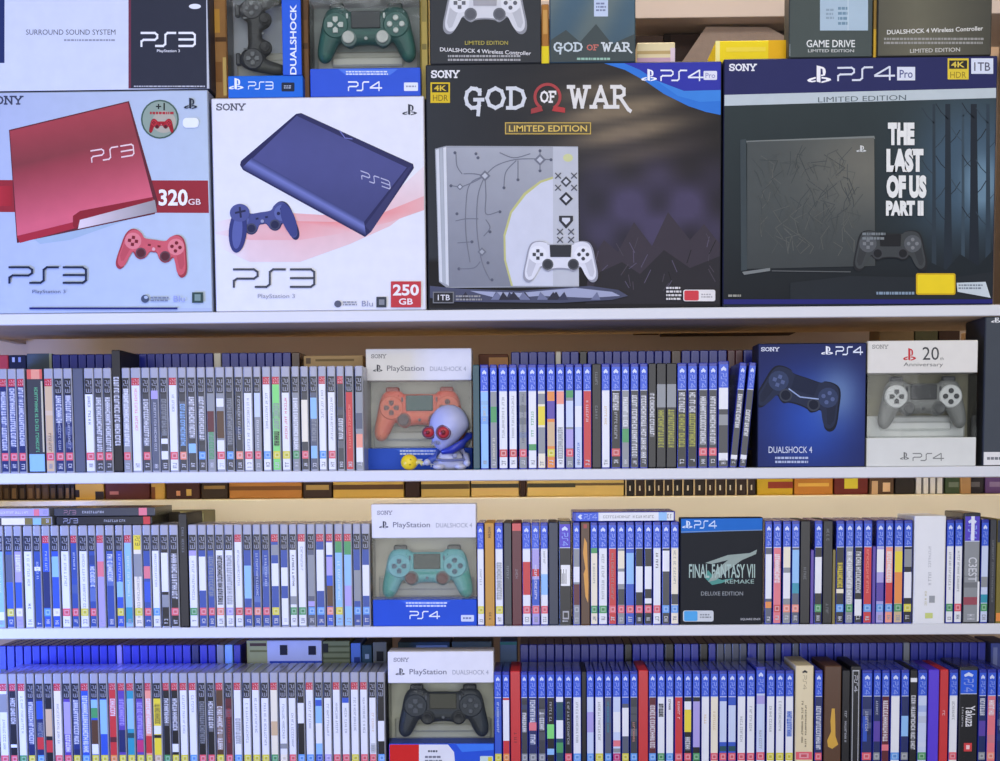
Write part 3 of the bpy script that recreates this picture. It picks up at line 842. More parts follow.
def back_row(segs, ytop, zshelf, shelf, group, rlabel):
    # segs: (x0, x1, colour); blue runs are cut into cases
    X0 = min(s[0] for s in segs); X1 = max(s[1] for s in segs)
    ts = {}
    zc = zat((X0+X1)/2, ytop, YB)-CH
    cs = []
    for x0, x1, c in segs:
        n = max(1, round((x1-x0)/8.4))
        for k in range(n): cs.append((x0+(x1-x0)*k/n, x0+(x1-x0)*(k+1)/n, c))
    N_ = len(cs)
    for i, (a, b_, c) in enumerate(cs):
        nm = 'blue' if c == 'blue' else CNAME[c]
        back_case(a, b_, ytop, zc+.0003, c, None, f'{nm} case behind the {shelf} row, {ord_(min(i+1, N_-i))} from {"left" if i+1 <= N_-i else "right"} in that rear rank', group, ytop)
    riser(at(X0-1, ytop, YB).x, at(X1+1, ytop, YB).x, YB-.004, YB+CDP+.006, zshelf+.0004, zc, rlabel)
back_row([(52,112,'blue'),(122,213,'blue'),(213.5,221,'C'),(221.5,291,'blue'),(291.5,300,'w')], 353.5, Z2, 'left second shelf', 'rear rank behind the second shelf, left', 'dark plank riser under the rear cases, left half of the second shelf')
back_row([(511,555,'blue'),(555.5,561,'C'),(561.5,579,'blue'),(579.5,587,'K'),(587.5,671,'blue'),(671.5,681,'w'),(681.5,727,'blue'),(727.5,743,'M'),(743.5,756,'blue')], 351, Z2, 'right second shelf', 'rear rank behind the second shelf, right', 'dark plank riser under the rear cases, right half of the second shelf')
back_row([(-2,116,'blue'),(116.5,122,'V'),(122.5,191,'blue'),(191.5,199,'N'),(199.5,216,'blue'),(216.5,224,'G'),(224.5,233,'L'),(233.5,241,'blue')], 645.5, Z4, 'left bottom shelf', 'rear rank behind the bottom shelf, left', 'dark plank riser under the rear cases, left end of the bottom shelf')  # the navy entry colours in a shaded gap between blue runs
back_row([(520,624,'blue'),(624.5,632,'K'),(632.5,664,'blue'),(664.5,674,'K'),(674.5,699,'blue'),(699.5,708,'K'),(708.5,716,'blue'),(716.5,747,'S'),(747.5,757,'blue'),(757.5,765,'S'),(765.5,774,'blue'),(774.5,781,'S'),(781.5,792,'blue'),(792.5,799,'S'),(799.5,903,'blue'),(903.5,910,'G'),(910.5,986,'blue')], 643.5, Z4, 'right bottom shelf', 'rear rank behind the bottom shelf, right', 'dark plank riser under the rear cases, right half of the bottom shelf')  # black entries colour in the shaded gaps of this rank
# ------------------------------------------------------------------ cartons
def carton(name, x0, x1, y0, y1, zb, dep, base, label, cat='box', group=None, Yf=.002, side=None, bev=.0016, front='printed_front', ztop=None):
    """closed carton read off the photograph by its front face; returns root and the art sheet on its front"""
    ym = (y0+y1)/2; X0 = at(x0, ym, Yf).x; X1 = at(x1, ym, Yf).x
    zt = ztop if ztop is not None else zat((x0+x1)/2, y0, Yf)
    zb = zb if zb is not None else zat((x0+x1)/2, y1, Yf)
    root = empty(name, ((X0+X1)/2, Yf, zb))
    mb = MB(); mb.box(X0, X1, Yf, Yf+dep, zb+.0002, zt, C(side or base), bev); part('carton', mb, M_PRINT, root)
    tag(root, label, cat, group)
    a = Art(Yf-.0002, X0+bev, X1-bev, zb+bev, zt-bev, base)
    a.root = root; a.front = front; a.zt = zt; a.X = (X0, X1)
    return a
def done(a): part(a.front, a.mb, M_PRINT, a.root)

def spline(pts, n=4, closed=True):
    out = []; N_ = len(pts)
    for i in range(N_):
        p0, p1, p2, p3 = (pts[(i+k-1)%N_] for k in range(4))
        for j in range(n):
            t = j/n
            out.append(tuple(.5*((2*p1[q])+(-p0[q]+p2[q])*t+(2*p0[q]-5*p1[q]+4*p2[q]-p3[q])*t*t+(-p0[q]+3*p1[q]-3*p2[q]+p3[q])*t**3) for q in (0,1)))
    return out
def mirror(h): return h+[(-x,y) for x,y in h[::-1] if abs(x) > 1e-6]
PAD4 = spline(mirror([(0,.46),(.33,.46),(.42,.52),(.6,.545),(.77,.5),(.87,.34),(.94,.02),(1.0,-.28),(.99,-.46),(.9,-.55),(.78,-.52),(.68,-.38),(.59,-.2),(.52,-.15),(.44,-.22),(.33,-.27),(.22,-.22),(0,-.2)]))
PAD3 = spline(mirror([(0,.3),(.3,.31),(.42,.44),(.58,.52),(.74,.48),(.86,.3),(.94,-.05),(1.0,-.38),(.98,-.56),(.88,-.64),(.77,-.56),(.68,-.3),(.58,-.12),(.46,-.25),(.33,-.29),(.2,-.22),(.1,-.06),(0,-.05)]))
def pad_print(a, cx, cy, hw, ang, style, body, dark, hi, stick, btn, padc=(36,38,44), sq=1.0):
    """a printed picture of a controller"""
    ca, sa = math.cos(ang), math.sin(ang)
    def T(x, y): x *= hw; y *= hw*sq; return (cx+x*ca+y*sa, cy-(-x*sa+y*ca) if False else cy+x*sa-y*ca)
    out = PAD4 if style == 4 else PAD3
    a.poly([T(x*1.02, y*1.03-.02) for x,y in out], dark); a.poly([T(x*.97, y*.95) for x,y in out], body)
    for s in (-1,1):       # grips and front plates
        a.poly([T(s*x, y) for x,y in ((.66,-.05),(.86,.05),(.93,-.3),(.88,-.44),(.8,-.42))], mixc(body, dark, .35))
        a.poly([T(s*(.62+.24*math.cos(t*.42)), .17+.24*math.sin(t*.42)) for t in range(15)], hi)
    sy = -.1 if style == 4 else -.14
    for s in (-1,1):
        a.poly([T(s*.35+.155*math.cos(t*.42), sy+.155*math.sin(t*.42)) for t in range(15)], mixc(stick,'G',.3)); a.poly([T(s*.35+.115*math.cos(t*.42), sy+.115*math.sin(t*.42)) for t in range(15)], stick)
    for dx, dy in ((0,.1),(0,-.1),(.1,0),(-.1,0)):
        a.poly([T(-.62+dx+u*.045, .17+dy+v*.045) for u,v in ((-1,-1),(1,-1),(1,1),(-1,1))], btn); a.poly([T(.62+dx*1.15+.052*math.cos(t*.63), .17+dy*1.15+.052*math.sin(t*.63)) for t in range(10)], btn)
    if style == 4: a.poly([T(x,y) for x,y in ((-.3,.43),(.3,.43),(.28,.1),(-.28,.1))], padc)
    else:
        for s in (-1,1): a.poly([T(s*.14+u*.04, .12+v*.025) for u,v in ((-1,-1),(1,-1),(1,1),(-1,1))], btn)
        a.poly([T(.05*math.cos(t*.63), .02+.05*math.sin(t*.63)) for t in range(10)], mixc(hi,'W',.4))

def controller(name, px, py, hwpx, Y, body, grip, plate, stick, btn, padc, label, style=4, rot=0.0, shoulders=(60,62,66), group='boxed controllers'):
    """game controller facing the viewer (-Y); unit outline scaled to half width"""
    c = at(px, py, Y); hw = hwpx*pxs(Y); root = empty(name, (c.x, Y, c.z)); root.rotation_euler = (0, rot, 0)
    out = PAD4 if style == 4 else PAD3; n = len(out); th = .26*hw
    nrm = []
    for i in range(n):
        (ax,ay),(bx,by) = out[i-1], out[(i+1)%n]; dx, dy = bx-ax, by-ay; l = math.hypot(dx,dy) or 1; nrm.append((dy/l, -dx/l))
    area = sum(out[i][0]*out[(i+1)%n][1]-out[(i+1)%n][0]*out[i][1] for i in range(n)); sg = 1 if area > 0 else -1
    rings = [(.035,0,.9),(.0,.0,.45),(-.012,0,0),(0,0,-.35),(.03,0,-.72),(.075,0,-.95),(.12,0,-1.04)]
    def deep(x, y): return 1.0
    mb = MB(); vs = []; fs = []; cs = []
    for ins, _, d in rings:
        for (x,y),(nx,ny) in zip(out, nrm):
            X = x-sg*nx*ins; Z = y-sg*ny*ins; vs.append((X*hw, d*th*.5*deep(x,y), Z*hw)); cs.append(C(grip if (abs(x) > .72 and y < .05) else body))
    for k in range(len(rings)-1):
        for i in range(n): j = (i+1)%n; fs.append((k*n+i, k*n+j, (k+1)*n+j, (k+1)*n+i) if sg > 0 else (k*n+j, k*n+i, (k+1)*n+i, (k+1)*n+j))
    mb.add(vs, fs, cs, True); e = (len(rings)-1)*n
    tri = tessellate_polygon([[Vector((vs[e+i][0], vs[e+i][2], 0)) for i in range(n)]])
    mb.add(vs[e:], [tuple(t) for t in tri], cs[e:]); mb.add(vs[:n], [tuple(t) for t in tri], cs[:n])
    link('body', mb.mesh('body'), M_CTRL, root)
    yf = -th*.52
    mb = MB()
    for s in (-1,1): mb.lathe((s*.62*hw, yf, .17*hw), (0,-1,0), [(.27*hw,-.02*hw),(.265*hw,.0),(.24*hw,.02*hw)], C(plate), 28)
    link('face_plate', mb.mesh('face_plate'), M_CTRL, root)
    if style == 4:
        mb = MB(); mb.box(-.3*hw, .3*hw, yf-.035*hw, yf+.02*hw, .1*hw, .44*hw, C(padc), .012*hw); link('touchpad', mb.mesh('touchpad'), M_CTRL, root)
    sy = -.1 if style == 4 else -.16
    for s in (-1,1):
        mb = MB(); c0 = (s*.35*hw, yf, sy*hw)
        mb.lathe(c0, (0,-1,0), [(.16*hw,-.03*hw),(.16*hw,.015*hw),(.135*hw,.02*hw)], C(mixc(body,stick,.5)), 24)
        mb.lathe(c0, (0,-1,0), [(.07*hw,0),(.07*hw,.08*hw),(.12*hw,.1*hw),(.125*hw,.13*hw),(.11*hw,.14*hw),(.085*hw,.125*hw),(.01*hw,.12*hw)], C(stick), 24)
        link('thumbstick', mb.mesh('thumbstick'), M_CTRL, root)
    yb = yf-.02*hw; mb = MB()
    for dx, dz in ((0,1),(0,-1),(1,0),(-1,0)):
        w = .05*hw; tip = .04*hw; far = .16*hw; px_, pz_ = -.62*hw, .17*hw
        pts = [(tip,0),(tip+w*.8,-w),(far,-w),(far,w),(tip+w*.8,w)]
        if dx: P = [(px_+dx*u, pz_+dx*v) for u,v in pts]
        else: P = [(px_-dz*v, pz_+dz*u) for u,v in pts]
        vs = [(x, yb, z) for x,z in P]+[(x, yb-.035*hw, z) for x,z in P]; k = 5
        mb.add(vs, [tuple(range(5)), tuple(range(9,4,-1))]+[(i,(i+1)%5,(i+1)%5+5,i+5) for i in range(5)], C(btn))
    link('direction_pad', mb.mesh('direction_pad'), M_CTRL, root)
    for dx, dz in ((0,1),(0,-1),(1,0),(-1,0)):
        mb = MB(); mb.lathe(((.62+dx*.125)*hw, yb, (.17+dz*.125)*hw), (0,-1,0), [(.058*hw,0),(.058*hw,.03*hw),(.045*hw,.04*hw)], C(btn), 16); link('button', mb.mesh('button'), M_CTRL, root)
    for s in (-1,1):
        mb = MB(); mb.box((s*.6-.15)*hw, (s*.6+.15)*hw, -.2*th, .5*th, .5*hw, .63*hw, C(shoulders), .03*hw); link('shoulder_button', mb.mesh('shoulder_button'), M_CTRL, root)
    mb = MB(); mb.lathe((0, yf, -.1*hw), (0,-1,0), [(.035*hw,-.01*hw),(.035*hw,.012*hw),(.02*hw,.016*hw)], C(mixc(btn,'G',.3)), 14)
    for s in (-1,1): mb.box((s*.38-.02)*hw, (s*.38+.02)*hw, yf-.03*hw, yf+.01*hw, .3*hw, .4*hw, C(btn), .004*hw)
    link('small_buttons', mb.mesh('small_buttons'), M_CTRL, root)
    tag(root, label, 'controller', group)
    return root

def window_box(x0, x1, yt, yh, yb0, y1, zb, dep, label, head=(226,226,230), foot=(40,82,196), inner=(214,214,202), Yf=.004, ztop=None, group='controller boxes', winx=None, cradle=(196,196,186)):
    ym = (yt+y1)/2; X0 = at(x0, ym, Yf).x; X1 = at(x1, ym, Yf).x; xm = (x0+x1)/2
    zt = ztop if ztop is not None else zat(xm, yt, Yf); zh = zat(xm, yh, Yf); zf = zat(xm, yb0, Yf)
    root = empty('controller_box', ((X0+X1)/2, Yf, zb)); zb += .0002
    tag(root, label, 'controller box', group)
    sh = None
    mb = MB(); mb.box(X0, X1, Yf, Yf+dep, zh, zt, C(head), .0012); part('header_panel', mb, M_PRINT, root)
    mb = MB(); mb.box(X0, X1, Yf, Yf+dep, zb, zf, C(foot), .0012); part('base_panel', mb, M_PRINT, root)
    mb = MB(); mb.box(X0, X1, Yf+dep-.002, Yf+dep, zf, zh, C(inner)); part('back_panel', mb, M_PRINT, root)
    mb = MB(); mb.box(X0+.006, X1-.006, Yf+dep-.010, Yf+dep-.002, zf, zf+(zh-zf)*.35, C(cradle), .003)
    mb.box(X0+.03, X1-.03, Yf+dep-.017, Yf+dep-.008, zf+(zh-zf)*.12, zf+(zh-zf)*.26, C(cradle), .003); part('cradle', mb, M_PRINT, root)
    mb = MB(); mb.box(X0+.0005, X1-.0005, Yf+.0004, Yf+.0009, zf, zh, C('W'))
    mb.box(X0+.0002, X0+.0006, Yf+.001, Yf+dep-.002, zf, zh, C('W')); mb.box(X1-.0006, X1-.0002, Yf+.001, Yf+dep-.002, zf, zh, C('W')); part('clear_window', mb, M_CLEAR, root)
    a = Art(Yf-.0002, X0+.001, X1-.001, zh+.001, zt-.001, head); a.root = root; a.front = 'header_print'
    b = Art(Yf-.0002, X0+.001, X1-.001, zb+.001, zf-.001, foot); b.root = root; b.front = 'base_print'
    return a, b

INK = (52,54,66)
BIGB = 'console boxes on the top shelf'
# --- red console box
a = carton('console_box', -16, 210.5, 91, 309, Z1, .20, (176,190,212), 'pale blue console box printed with a red console and red controller, leftmost on top shelf', group=BIGB, side=(150,160,180))
a.grid([(-10,92),(210,92),(214,308),(-10,308)], 8, 8, lambda u,v: mixc((172,184,212),(184,200,214),min(1,u*.8+v*.3)))
a.serif('SONY', -14, 96.5, 22.5, 104, (60,66,90), .2)
a.poly([(-16,180),(208,180.5),(209,213),(-16,212)], (150,44,54)); a.grid([(-14,186),(12,186),(12,206),(-14,206)], 3, 2, lambda u,v: mixc((196,54,66),(160,40,50),u))
a.poly([(30,236),(150,205),(150,212),(70,240),(40,244)], (160,182,200))
a.poly([(9,130),(129,101),(158,202),(155,214),(17,243)], (96,40,50))
a.grid([(10,131),(128,102.5),(154,202),(17.5,238)], 10, 12, lambda u,v: mixc((150,62,70),(214,100,118), max(0,min(1,(v-.4)*1.9))) if v > .4 else mixc((166,66,74),(132,60,64), min(1,v*3.2)*(1-.3*u)))
a.poly([(17,236),(74,222),(76,228),(20,243)], (168,44,60)); a.poly([(73,216),(80,211),(153,197),(153,204),(88,218),(82,222),(76,229),(73,226)], (140,36,48))
a.grid([(80,220),(155,200),(157,212),(78,229)], 6, 2, lambda u,v: mixc((222,208,212),(150,146,146),u))
a.shapes(logo_shapes('3',.13), (92,162), (43,-7), (-1,-11), (232,206,206))
a.ell(160, 119.3, 19, 19.5, (70,96,84)); a.ell(160, 119.3, 17.4, 18, (142,160,146)); a.ell(164, 122, 12, 11, (176,170,154))
a.txt('+1', 156, 103, 165, 110.5, (20,22,26), .02); a.small(150, 111, 174, 115.5, (170,52,60), 1, 3)
pad_print(a, 161.5, 125, 12, 0, 3, (168,34,46), (110,24,34), (186,50,62), (90,20,30), (90,20,30))
a.symbol(184, 98, 197.5, 109.5, (40,46,60)); a.rrect(183, 118, 199, 128, 4, (232,238,246))
a.txt('320', 159, 189.5, 188, 206, (240,238,238), .03); a.txt('GB', 188.5, 199, 201, 205, (236,214,214), .01)
pad_print(a, 154, 250, 35, .14, 3, (204,92,102), (160,58,68), (222,128,134), (86,40,48), (120,34,46))
a.logo('3', 10, 267.5, 88, 283, (34,44,66), .13); a.txt('PlayStation 3', 33, 290, 66, 294.5, (80,88,108))
a.ell(145.5, 299, 4, 4, (70,82,104)); a.ell(146.5, 297.5, 2, 1.6, (170,186,206)); a.small(151, 296.5, 169, 302, (120,130,150), 2, 5); a.txt('Blu', 174, 296, 185, 302, (150,160,214)); a.rect(192.5, 292.5, 203.5, 303, (52,74,70)); a.rect(195, 294.5, 201, 301, (120,144,138))
a.rect(30, 307.6, 178, 309.5, (30,40,110))
done(a)
boxA = a
# --- blue console box
a = carton('console_box', 213.5, 425.3, 97, 310, Z1, .20, (224,226,232), 'white console box printed with a blue console and 250 gigabyte mark', group=BIGB, side=(190,190,200))
a.serif('SONY', 216, 104, 245, 110, (88,90,100), .2); a.symbol(402, 104, 417, 115.5, (60,64,74))
def swoosh(top, bot, c0, c1):
    n = len(top)-1
    for i in range(n): a.poly([top[i], bot[i], bot[i+1], top[i+1]], [c0[i], c1[i], c1[i+1], c0[i+1]], adv=(i == 0))
pk = lambda k: mixc((226,228,232),(232,120,116),k)
swoosh([(216,222),(250,214),(290,213),(340,216),(380,206),(424,166)], [(216,246),(250,262),(300,262),(350,244),(390,226),(424,200)], [pk(.05),pk(.35),pk(.5),pk(.55),pk(.3),pk(.1)], [pk(.0),pk(.2),pk(.25),pk(.3),pk(.35),pk(.25)])
swoosh([(216,232),(250,226),(290,221),(340,222),(380,214),(424,196)], [(216,234),(250,240),(300,240),(350,232),(390,222),(424,210)], [pk(.1),pk(.4),pk(.7),pk(.8),pk(.75),pk(.5)], [pk(.1),pk(.5),pk(.5),pk(.4),pk(.5),pk(.5)])
a.poly([(240,165),(241,161),(296,114),(301,113),(413,164),(414,168),(371,232),(365,237),(243,170)], (40,42,84))
a.grid([(297,115.5),(408,166),(364,222),(252,159)], 10, 8, lambda u,v: mixc((62,66,112),(76,80,132), .5+.5*math.sin(u*2+v*2)))
a.grid([(252,158),(364,221),(366,235.5),(242,168)], 12, 5, lambda u,v: mixc((118,128,190),(42,46,90), abs(v-.45)*1.7))
a.poly([(297,116),(301,113.5),(413,165),(408,168)], (46,48,88)); a.poly([(408,168),(413,165),(371,232),(365,226)], (54,56,98))
a.line([(340,131),(345,138),(352,139)], 1, (110,114,180))
a.shapes(logo_shapes('3',.15), (362,179), (29,10.5), (-1,-8), (176,178,206))
pad_print(a, 262.5, 222, 34, -.16, 3, (72,80,134), (40,46,88), (94,104,160), (38,42,74), (38,42,78))
a.ell(238,231,9,22,(52,60,116),rot=.08); a.ell(237.5,232,5,17,(88,98,158),rot=.08); a.ell(289,220,6.5,17,(60,68,126),rot=-.35); a.ell(240,213,10,9,(78,86,140)); a.line([(236,213),(245,211)],2,(38,42,74)); a.line([(240,208),(241,217)],2,(38,42,74))
a.logo('3', 234, 269.5, 316, 287, (70,74,84), .12); a.txt('PlayStation 3', 258, 294, 295, 299.5, (150,152,160))
a.ell(338, 304, 3.6, 3.4, (90,94,110)); a.small(343, 301, 357, 306, (140,144,156), 2, 6); a.txt('Blu', 362, 301, 373, 306.5, (140,146,170)); a.rect(376.5, 297, 386.5, 307.5, (60,66,74)); a.rect(379, 299.5, 384.5, 305, (130,134,140))
a.rect(391, 281.5, 421, 307.5, (192,58,66)); a.txt('250', 393, 284.5, 419, 295.8, (238,234,234), .03); a.txt('GB', 399, 298.5, 413, 304.8, (238,226,226), .02)
done(a)
# --- dark box with grey console
DK = (46,48,53)
a = carton('console_box', 427, 721.2, 62.8, 308, Z1, .30, DK, 'charcoal console box titled GOD OF WAR with a grey patterned console', group=BIGB, side=(40,42,46))
rq = random.Random(5)
def fog(u, v):
    base = mixc((46,50,55),(28,26,28), min(1,u*1.2)) if v < .8 else (24,22,24)
    g = math.exp(-((u-.66)/.22)**2-((v-.22)/.16)**2); base = mixc(base, (150,132,104), min(.75,g*(.75+.3*math.sin(v*60+u*14))))
    g = math.exp(-((u-.78)/.3)**2-((v-.62)/.2)**2); base = mixc(base, (98,88,132), min(.6,g*.6*(1+.5*math.sin(u*30)*math.cos(v*22))))
    return mixc(base, (36,36,38), max(0,(v-.78)*3)*.6)
a.grid([(427,65),(721.2,63),(721.5,307),(428,308)], 60, 48, fog)
# bare rocky slopes in the mist
a.poly([(585,300),(590,262),(604,240),(618,252),(634,222),(652,246),(668,212),(690,240),(704,224),(721,244),(721,300)], (58,52,62))
a.poly([(585,304),(600,272),(622,262),(640,274),(664,250),(690,268),(721,256),(721,304)], (42,40,46))
for k in range(26):
    x = rq.uniform(590,716); y = rq.uniform(232,286); a.line([(x,y),(x+rq.uniform(-7,7),y+rq.uniform(5,13))], .8, rq.choice([(84,78,98),(70,64,74),(30,30,34)]), adv=(k == 0))
a.poly([(604,62),(721.5,62),(721.5,115),(706,112),(688,106),(664,94),(645,81),(625,70)], (46,116,206))
a.poly([(624,62),(721.5,62),(721.5,99),(700,98),(680,94),(660,83),(640,70)], (46,52,160)); a.poly([(655,80),(684,91),(721.5,90),(721.5,101),(700,102),(678,96)], (58,130,214))
a.symbol(641, 69, 657, 81.5, (236,238,244)); a.logo('4', 661, 70.5, 702, 80.5, (226,230,240), .16); a.rrect(703.5, 71, 717, 80, 1, (222,224,236)); a.txt('Pro', 705.5, 73, 715, 78, (120,120,180))
a.serif('SONY', 431, 71, 459, 77.5, (226,226,228), .22)
a.rect(430.5, 82.5, 450, 103, (214,184,40)); a.rect(432, 84, 448.5, 92.5, (46,44,36)); a.txt('4K', 434, 85.5, 446.5, 91, (214,186,60), .02); a.txt('HDR', 433, 95, 448, 101, (120,100,30))
TT = (206,210,214)
a.serif('GOD', 465, 88.5, 525, 108, TT, .19); a.serif('WAR', 569, 87, 629, 107, (220,218,214), .19)
a.ring(547.5, 97, 12.5, 2.8, (166,66,68), a0=125, a1=415); a.poly([(531,109),(541,106),(543,111),(531,114)], (156,62,64)); a.poly([(565,108),(554,106),(552,111),(565,113)], (178,60,62))
a.serif('OF', 540.5, 92, 555.5, 102, (230,226,224), .22)
a.rect(505, 122.5, 591, 134.5, (196,166,84)); a.rect(506, 123.5, 590, 133.5, (86,78,58)); a.txt('LIMITED EDITION', 509, 125.5, 587, 131.8, (222,190,96), .01)
# console picture
a.poly([(435,149),(446,146),(578,146.5),(579,287),(447,288),(439,282)], (150,154,162))
a.grid([(447,148),(556,147.5),(560,286),(449,287)], 10, 10, lambda u,v: mixc((166,170,178),(126,130,140), min(1,v*.9+.15*(1-u))))
for k in range(3): a.poly([(436+k*3.6,150-k),(439+k*3.6,149-k),(442.5+k*3.2,283+k*1.5),(439.5+k*3.2,281+k*1.5)], (206,210,214) if k % 2 == 0 else (172,178,184), adv=(k == 0))
arc = [(553.5,178)]+[(508+46*(1-math.sin(math.radians(t)))*1.0, 180+104*(1-math.cos(math.radians(t)))*.0+ (t/90)*58) for t in (25,45,65,80)]
a.poly([(555,176),(540,181),(524,193),(510,212),(503.5,235),(504,260),(511,286),(560,286),(560,176)], (190,190,126)); a.poly([(556,178),(541,183),(526,195),(512,213),(505.5,236),(506,260),(513,286),(560,286),(560,178)], (202,206,218))
a.poly([(553,147),(578,147.5),(579,286),(553,286)], (186,190,198)); a.ell(568, 158, 5, 4, (200,204,150))
BR = (112,116,128)
node = (485,176)
def br(pts, w=1.0): a.line(spl(pts), w, BR, adv=False)
def spl(pts):
    q = [pts[0]]+pts+[pts[-1]]; o = []
    for i in range(1, len(q)-2):
        for j in range(5):
            t = j/5; p0,p1,p2,p3 = q[i-1],q[i],q[i+1],q[i+2]
            o.append(tuple(.5*((2*p1[k])+(-p0[k]+p2[k])*t+(2*p0[k]-5*p1[k]+4*p2[k]-p3[k])*t*t+(-p0[k]+3*p1[k]-3*p2[k]+p3[k])*t**3) for k in (0,1)))
    return o+[pts[-1]]
a.k += 1
for pts in ([node,(496,166),(514,160),(535,159),(552,160)],[node,(470,184),(466,205),(466,235),(470,262)],[node,(478,196),(477,230),(482,262),(490,280)],[node,(486,196),(486,214),(498,212)],[node,(474,174),(464,174)],[node,(474,182),(462,187)],
    [(516,161),(506,172),(504,186)],[(518,161),(518,178)],[(462,174),(457,166),(456,154)],[(460,187),(452,186)],[(478,219),(466,219),(456,221)],[(472,242),(458,243)],[(480,262),(474,268),(460,269)],[(484,236),(490,228),(486,220)],[(540,152),(540,170)],[(500,153),(514,158),(530,154)]): br(pts)
for x, y in ((504,188),(518,180),(455,153),(451,186),(457,214),(472,242),(459,269),(500,212),(492,280),(490,232),(540,151),(540,171),(551,160),(476,154),(478,158),(488,263)): a.ell(x, y, 1.6, 1.6, (90,94,108), 8, adv=False)
def dia(x, y, r, c1, c2): a.poly([(x-r,y),(x,y+r),(x+r,y),(x,y-r)], c1); a.poly([(x-r*.55,y),(x,y+r*.55),(x+r*.55,y),(x,y-r*.55)], c2)
dia(485,176,5.5,BR,(184,188,196)); dia(540,160,6,BR,(184,188,196)); dia(460,187,3.5,BR,(184,188,196)); dia(482,252,4.5,BR,(160,164,172))
dia(566,182,5.5,(70,72,80),(196,200,208)); dia(566,199,7,(52,54,60),(204,208,216)); a.poly([(559,216),(573,216),(573,221),(566,229),(559,221)], (52,54,60)); a.poly([(562,218),(570,218),(570,221),(566,225),(562,221)], (204,208,216))
for x0_, y0_ in ((558,176),(574,176),(558,188),(574,188),(560,232),(571,232),(560,240),(571,240)): a.line([(x0_-2.5,y0_-2.5),(x0_+2.5,y0_+2.5)], 1.2, (86,88,98), adv=False); a.line([(x0_+2.5,y0_-2.5),(x0_-2.5,y0_+2.5)], 1.2, (86,88,98), adv=False)
a.poly([(430,286),(462,289),(520,291),(590,286),(618,290),(628,296),(612,300),(560,303),(450,302),(430,298)], (74,78,100)); a.poly([(470,291),(520,293),(575,288),(612,292),(620,296),(590,298),(540,296),(500,299),(480,294)], (158,164,190))
for k in range(14): x = rq.uniform(450,600); a.poly([(x,300),(x+rq.uniform(3,7),292),(x+rq.uniform(9,14),300)], rq.choice([(60,62,84),(112,118,146),(48,48,62)]))
pad_print(a, 560.5, 261, 36.5, 0, 4, (216,218,226), (150,152,164), (226,228,234), (56,58,64), (66,68,76), (50,52,58))
a.rect(433, 292, 454, 303.5, (120,122,126)); a.rect(434, 293, 453, 302.5, (44,44,48)); a.txt('1TB', 438, 295, 450, 300.5, (220,220,222), .01); a.small(456, 295, 482, 301.5, (150,150,152), 2, 8)
a.small(666, 286.5, 681, 301, (214,212,212), 4, 9); a.rrect(683, 290, 715, 301.5, 2, (224,222,222)); a.rrect(684, 290.8, 698.5, 300.8, 1.5, (206,64,74)); a.small(701, 293.5, 712, 298.5, (170,168,170), 2, 4)
done(a); boxC = a
# --- dark box with graphite console
a = carton('console_box', 723, 995.3, 57.3, 304, Z1, .30, (44,54,58), 'navy headed console box titled THE LAST OF US PART II with graphite console', group=BIGB, side=(30,32,54))
def dusk(u, v):
    b = mixc((44,55,57),(28,35,40), v); g = math.exp(-((u-.9)/.2)**2-((v-.35)/.35)**2); b = mixc(b, (70,96,118), min(.75,g))
    g = math.exp(-((u-.95)/.06)**2-((v-.42)/.12)**2); b = mixc(b, (130,164,186), min(.6,g)); return mixc(b, (20,24,30), max(0,(v-.62)*2.0)*.8)
a.grid([(722,105),(997,97),(994,302),(721,304)], 50, 40, dusk)
for k in range(0):
    x = rq.uniform(925,990); y = rq.uniform(120,262); r_ = rq.uniform(3,10); a.ell(x, y, r_, r_*.6, mixc(dusk((x-722)/272,(y-100)/204), rq.choice([(60,80,92),(96,124,140),(74,96,108)]), .25), 10, rot=rq.uniform(0,3))
for x_, w_, c_ in ((934,2.5,(44,56,66)),(948,4.5,(34,44,54)),(963,2,(56,72,84)),(974,5.5,(30,38,48)),(988,3,(46,60,72))):
    a.poly([(x_-w_*.6,104),(x_+w_*.5,104),(x_+w_*.7,200),(x_+w_,284),(x_-w_,284),(x_-w_*.7,200)], c_)
    for q in range(5):
        yy = 116+q*26+x_%9; sx_ = 1 if (q+int(x_))%2 else -1; a.line([(x_,yy),(x_+sx_*7,yy-7),(x_+sx_*12,yy-15)], .9, c_, adv=False)
a.poly([(920,284),(930,262),(946,270),(960,254),(978,266),(994,250),(996,300),(920,300)], (28,36,42))
a.poly([(722,60),(997,54),(996,90),(722,97)], (36,40,90)); a.poly([(722,95),(996,88),(996,98),(722,106)], (186,198,204))
a.text('LIMITED EDITION', (818,102.5), (88,-2.4), (0,-5.2), (84,98,104))
a.serif('SONY', 729, 64.5, 756, 70.5, (228,230,238), .22); a.symbol(807, 65.5, 831, 83.5, (240,240,244)); a.logo('4', 838, 68, 893, 80.5, (214,220,234), .15, -1); a.rect(897, 67, 915, 80.5, (216,222,236)); a.txt('Pro', 899.5, 70, 912.5, 78, (84,90,140), .01)
a.rect(947.5, 58.5, 968.5, 79.5, (220,196,60)); a.rect(949, 60.5, 967, 69, (44,42,40)); a.txt('4K', 951, 61.8, 964.5, 67.5, (220,196,80), .02); a.txt('HDR', 950, 72, 966, 78, (150,128,40)); a.rect(971, 58.5, 993, 74, (212,220,238)); a.txt('1TB', 974, 62.5, 990, 71, (90,92,110), .01)
a.poly([(740,140),(746,139),(747,270),(741,271)], (58,68,72)); a.poly([(746,141),(874,136),(875,139),(747,144)], (120,126,124))
a.grid([(747,142),(874,138),(875,266),(747,269)], 14, 14, lambda u,v: mixc(mixc((72,78,78),(106,106,98), math.exp(-((u-.95)/.5)**2-((v-.2)/.4)**2)), (50,54,56), max(0,v-.5)*.9))
a.k += 1
